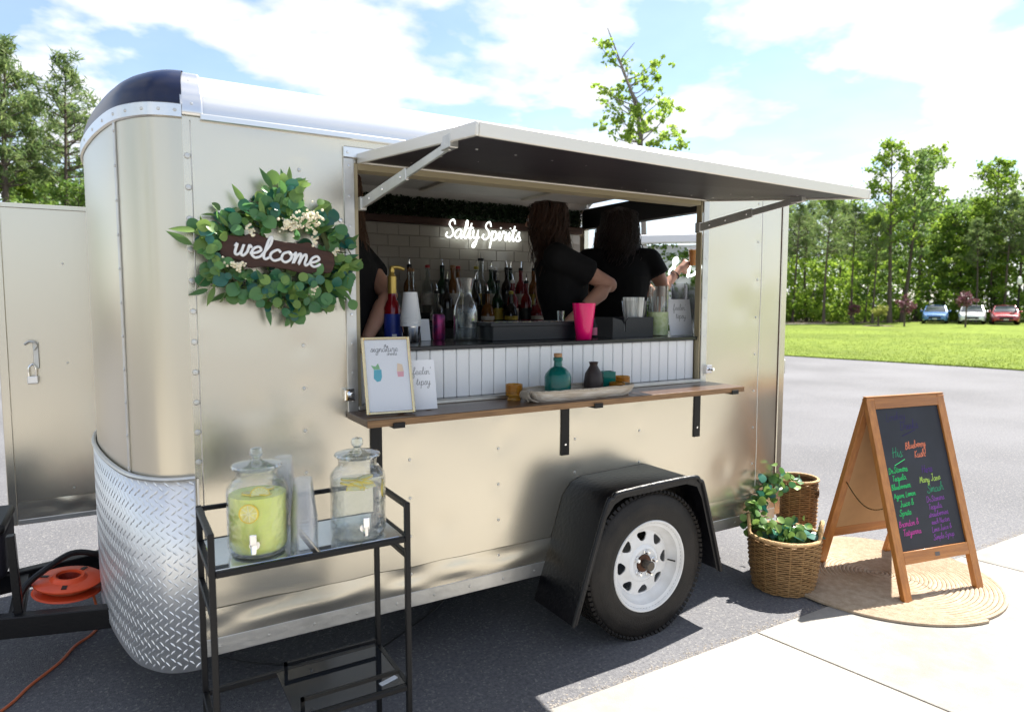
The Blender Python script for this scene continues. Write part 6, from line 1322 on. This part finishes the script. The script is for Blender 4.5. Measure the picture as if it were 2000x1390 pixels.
# ------------------------------------------------------------------ parked cars
car_glass = mat('car_glass', (.03, .04, .05), .05, 0, .8, coat=.5); lampg = mat('head_lamp', (.8, .82, .85), .1, 0, .8)
def loft_x(rows):      # rows: list of (x, [(y,z)...]) sections
    return MB().sheet([[(x, y, z) for y, z in sec] for x, sec in rows])
def car(loc, rz, paint, label, sc_=.88):
    c = thing('parked_car', label, 'car', loc, rz, 'parked cars'); c.scale = (sc_,)*3
    def sec(w, z0, z1, crown=.03): h = [(-w*.94, z0), (-w, z0+.12), (-w, z1-.12), (-w*.93, z1), (0, z1+crown), (w*.93, z1), (w, z1-.12), (w, z0+.12), (w*.94, z0)]; return h
    rows = [(2.22, sec(.60, .34, .58)), (2.18, sec(.74, .26, .68)), (2.0, sec(.84, .22, .76)), (1.4, sec(.90, .2, .88)), (.75, sec(.91, .2, .96)), (-1.0, sec(.91, .2, .98)), (-1.8, sec(.90, .22, .98)), (-2.15, sec(.82, .28, .92)), (-2.25, sec(.70, .36, .80))]
    mb = loft_x(rows); n = 9; mb.f.append(tuple(range(n))); mb.f.append(tuple(range(len(mb.v)-1, len(mb.v)-n-1, -1))); obj('body', mb, paint, c)
    def cab(w0, w1, z0, z1): return [(-w0, z0), (-w1, z1), (0, z1+.03), (w1, z1), (w0, z0)]
    obj('cabin_glass', loft_x([(.95, cab(.80, .78, .94, .95)), (.25, cab(.83, .62, .95, 1.42)), (-.9, cab(.83, .62, .97, 1.44)), (-1.75, cab(.78, .74, .96, .98))]), car_glass, c)
    obj('roof', loft_x([(.28, [(-.64, 1.405), (0, 1.45), (.64, 1.405)]), (-.3, [(-.65, 1.44), (0, 1.49), (.65, 1.44)]), (-.95, [(-.64, 1.42), (0, 1.465), (.64, 1.42)])]), paint, c)
    for s in (-1, 1):
        obj('pillar', MB().bar((.97, s*.80, .95), (.26, s*.64, 1.42), .05, .04), paint, c); obj('headlight', MB().sphere((2.08, s*.60, .62), (.13, .17, .075), 12, 8), lampg, c); obj('wing_mirror', MB().sphere((.70, s*1.0, .99), (.07, .10, .07), 10, 6), paint, c)
        for x in (1.38, -1.38):
            M = Matrix.Translation((x, s*.80, .32)) @ Matrix.Rotation(PI/2, 4, 'X'); w_ = obj('wheel', MB().lathe([(0, -.11), (.30, -.11), (.32, -.08), (.32, .08), (.30, .11), (0, .11)], 24, M), rubber, c); obj('wheel_rim', MB().lathe([(0, -.118 if s > 0 else .118), (.20, -.118 if s > 0 else .118)], 16, M), alu, w_)
    obj('grille', MB().box(2.19, 2.235, -.42, .42, .40, .56, ch=.01), black_pl, c); obj('number_plate', MB().box(2.236, 2.245, -.16, .16, .36, .42), white_pt, c)
def paint(nm, col): return mat(nm, col, .25, .2, .5, coat=.8)
hd_ = math.atan2(-.44, -.90)
car((51.4, 23.9, .05), hd_, paint('blue_paint', (.07, .18, .42)), 'blue car parked at the far edge of the lawn, leftmost of three')
car((52.4, 21.95, .05), hd_, paint('white_car_paint', (.70, .71, .73)), 'white car parked at the far edge of the lawn, middle of three')
car((53.1, 20.2, .05), hd_, paint('red_paint', (.34, .03, .05)), 'red car parked at the far edge of the lawn, rightmost of three')
car((-4.85, 17.4, 0), 0, paint('silver_paint', (.35, .37, .40)), 'silver car parked beyond the open trailer door at the left edge')
LP = thing('street_lamp', 'black lamp post with white globe at the right edge of the wood', 'street lamp', (53.3, 19.5, .04)); obj('post', MB().lathe([(0, 0), (.14, 0), (.12, .3), (.06, .5), (.05, 2.6), (.09, 2.7), (0, 2.72)], 14), black_st, LP); obj('globe', MB().lathe([(0, 2.7205), (.10, 2.73), (.16, 2.95), (.10, 3.2), (0, 3.28)], 14), white_pt, LP)
# ------------------------------------------------------------------ artificial hedge wall with sign behind the open rear
hx = Vector((.71, -.70, 0)).normalized(); HC = Vector((5.0, 2.82, 0))
HW = thing('hedge_wall', 'artificial green hedge panel with white lettering behind the open rear of the trailer', 'hedge wall', HC, math.atan2(hx.y, hx.x))
obj('frame', MB().box(-.85, .85, .03, .09, 0, 2.14).box(-.9, .9, -.06, .10, 2.16, 2.25, ch=.01), white_pt, HW)
cl = [((rnd.uniform(-.83, .83), rnd.uniform(-.02, .03), rnd.uniform(.05, 2.14)), .06) for _ in range(900)]; V, F = leaf_cloud(cl, 12, .04, .03, rng); stuff(obj('leaves', np_mesh('leaves', V, F), dark_leaf2, HW))
obj('lettering', upright(text_mesh([('& Dr', 0, 0, .10)], .012, 6), (-.10, -.07, 1.80)), neon_m, HW)
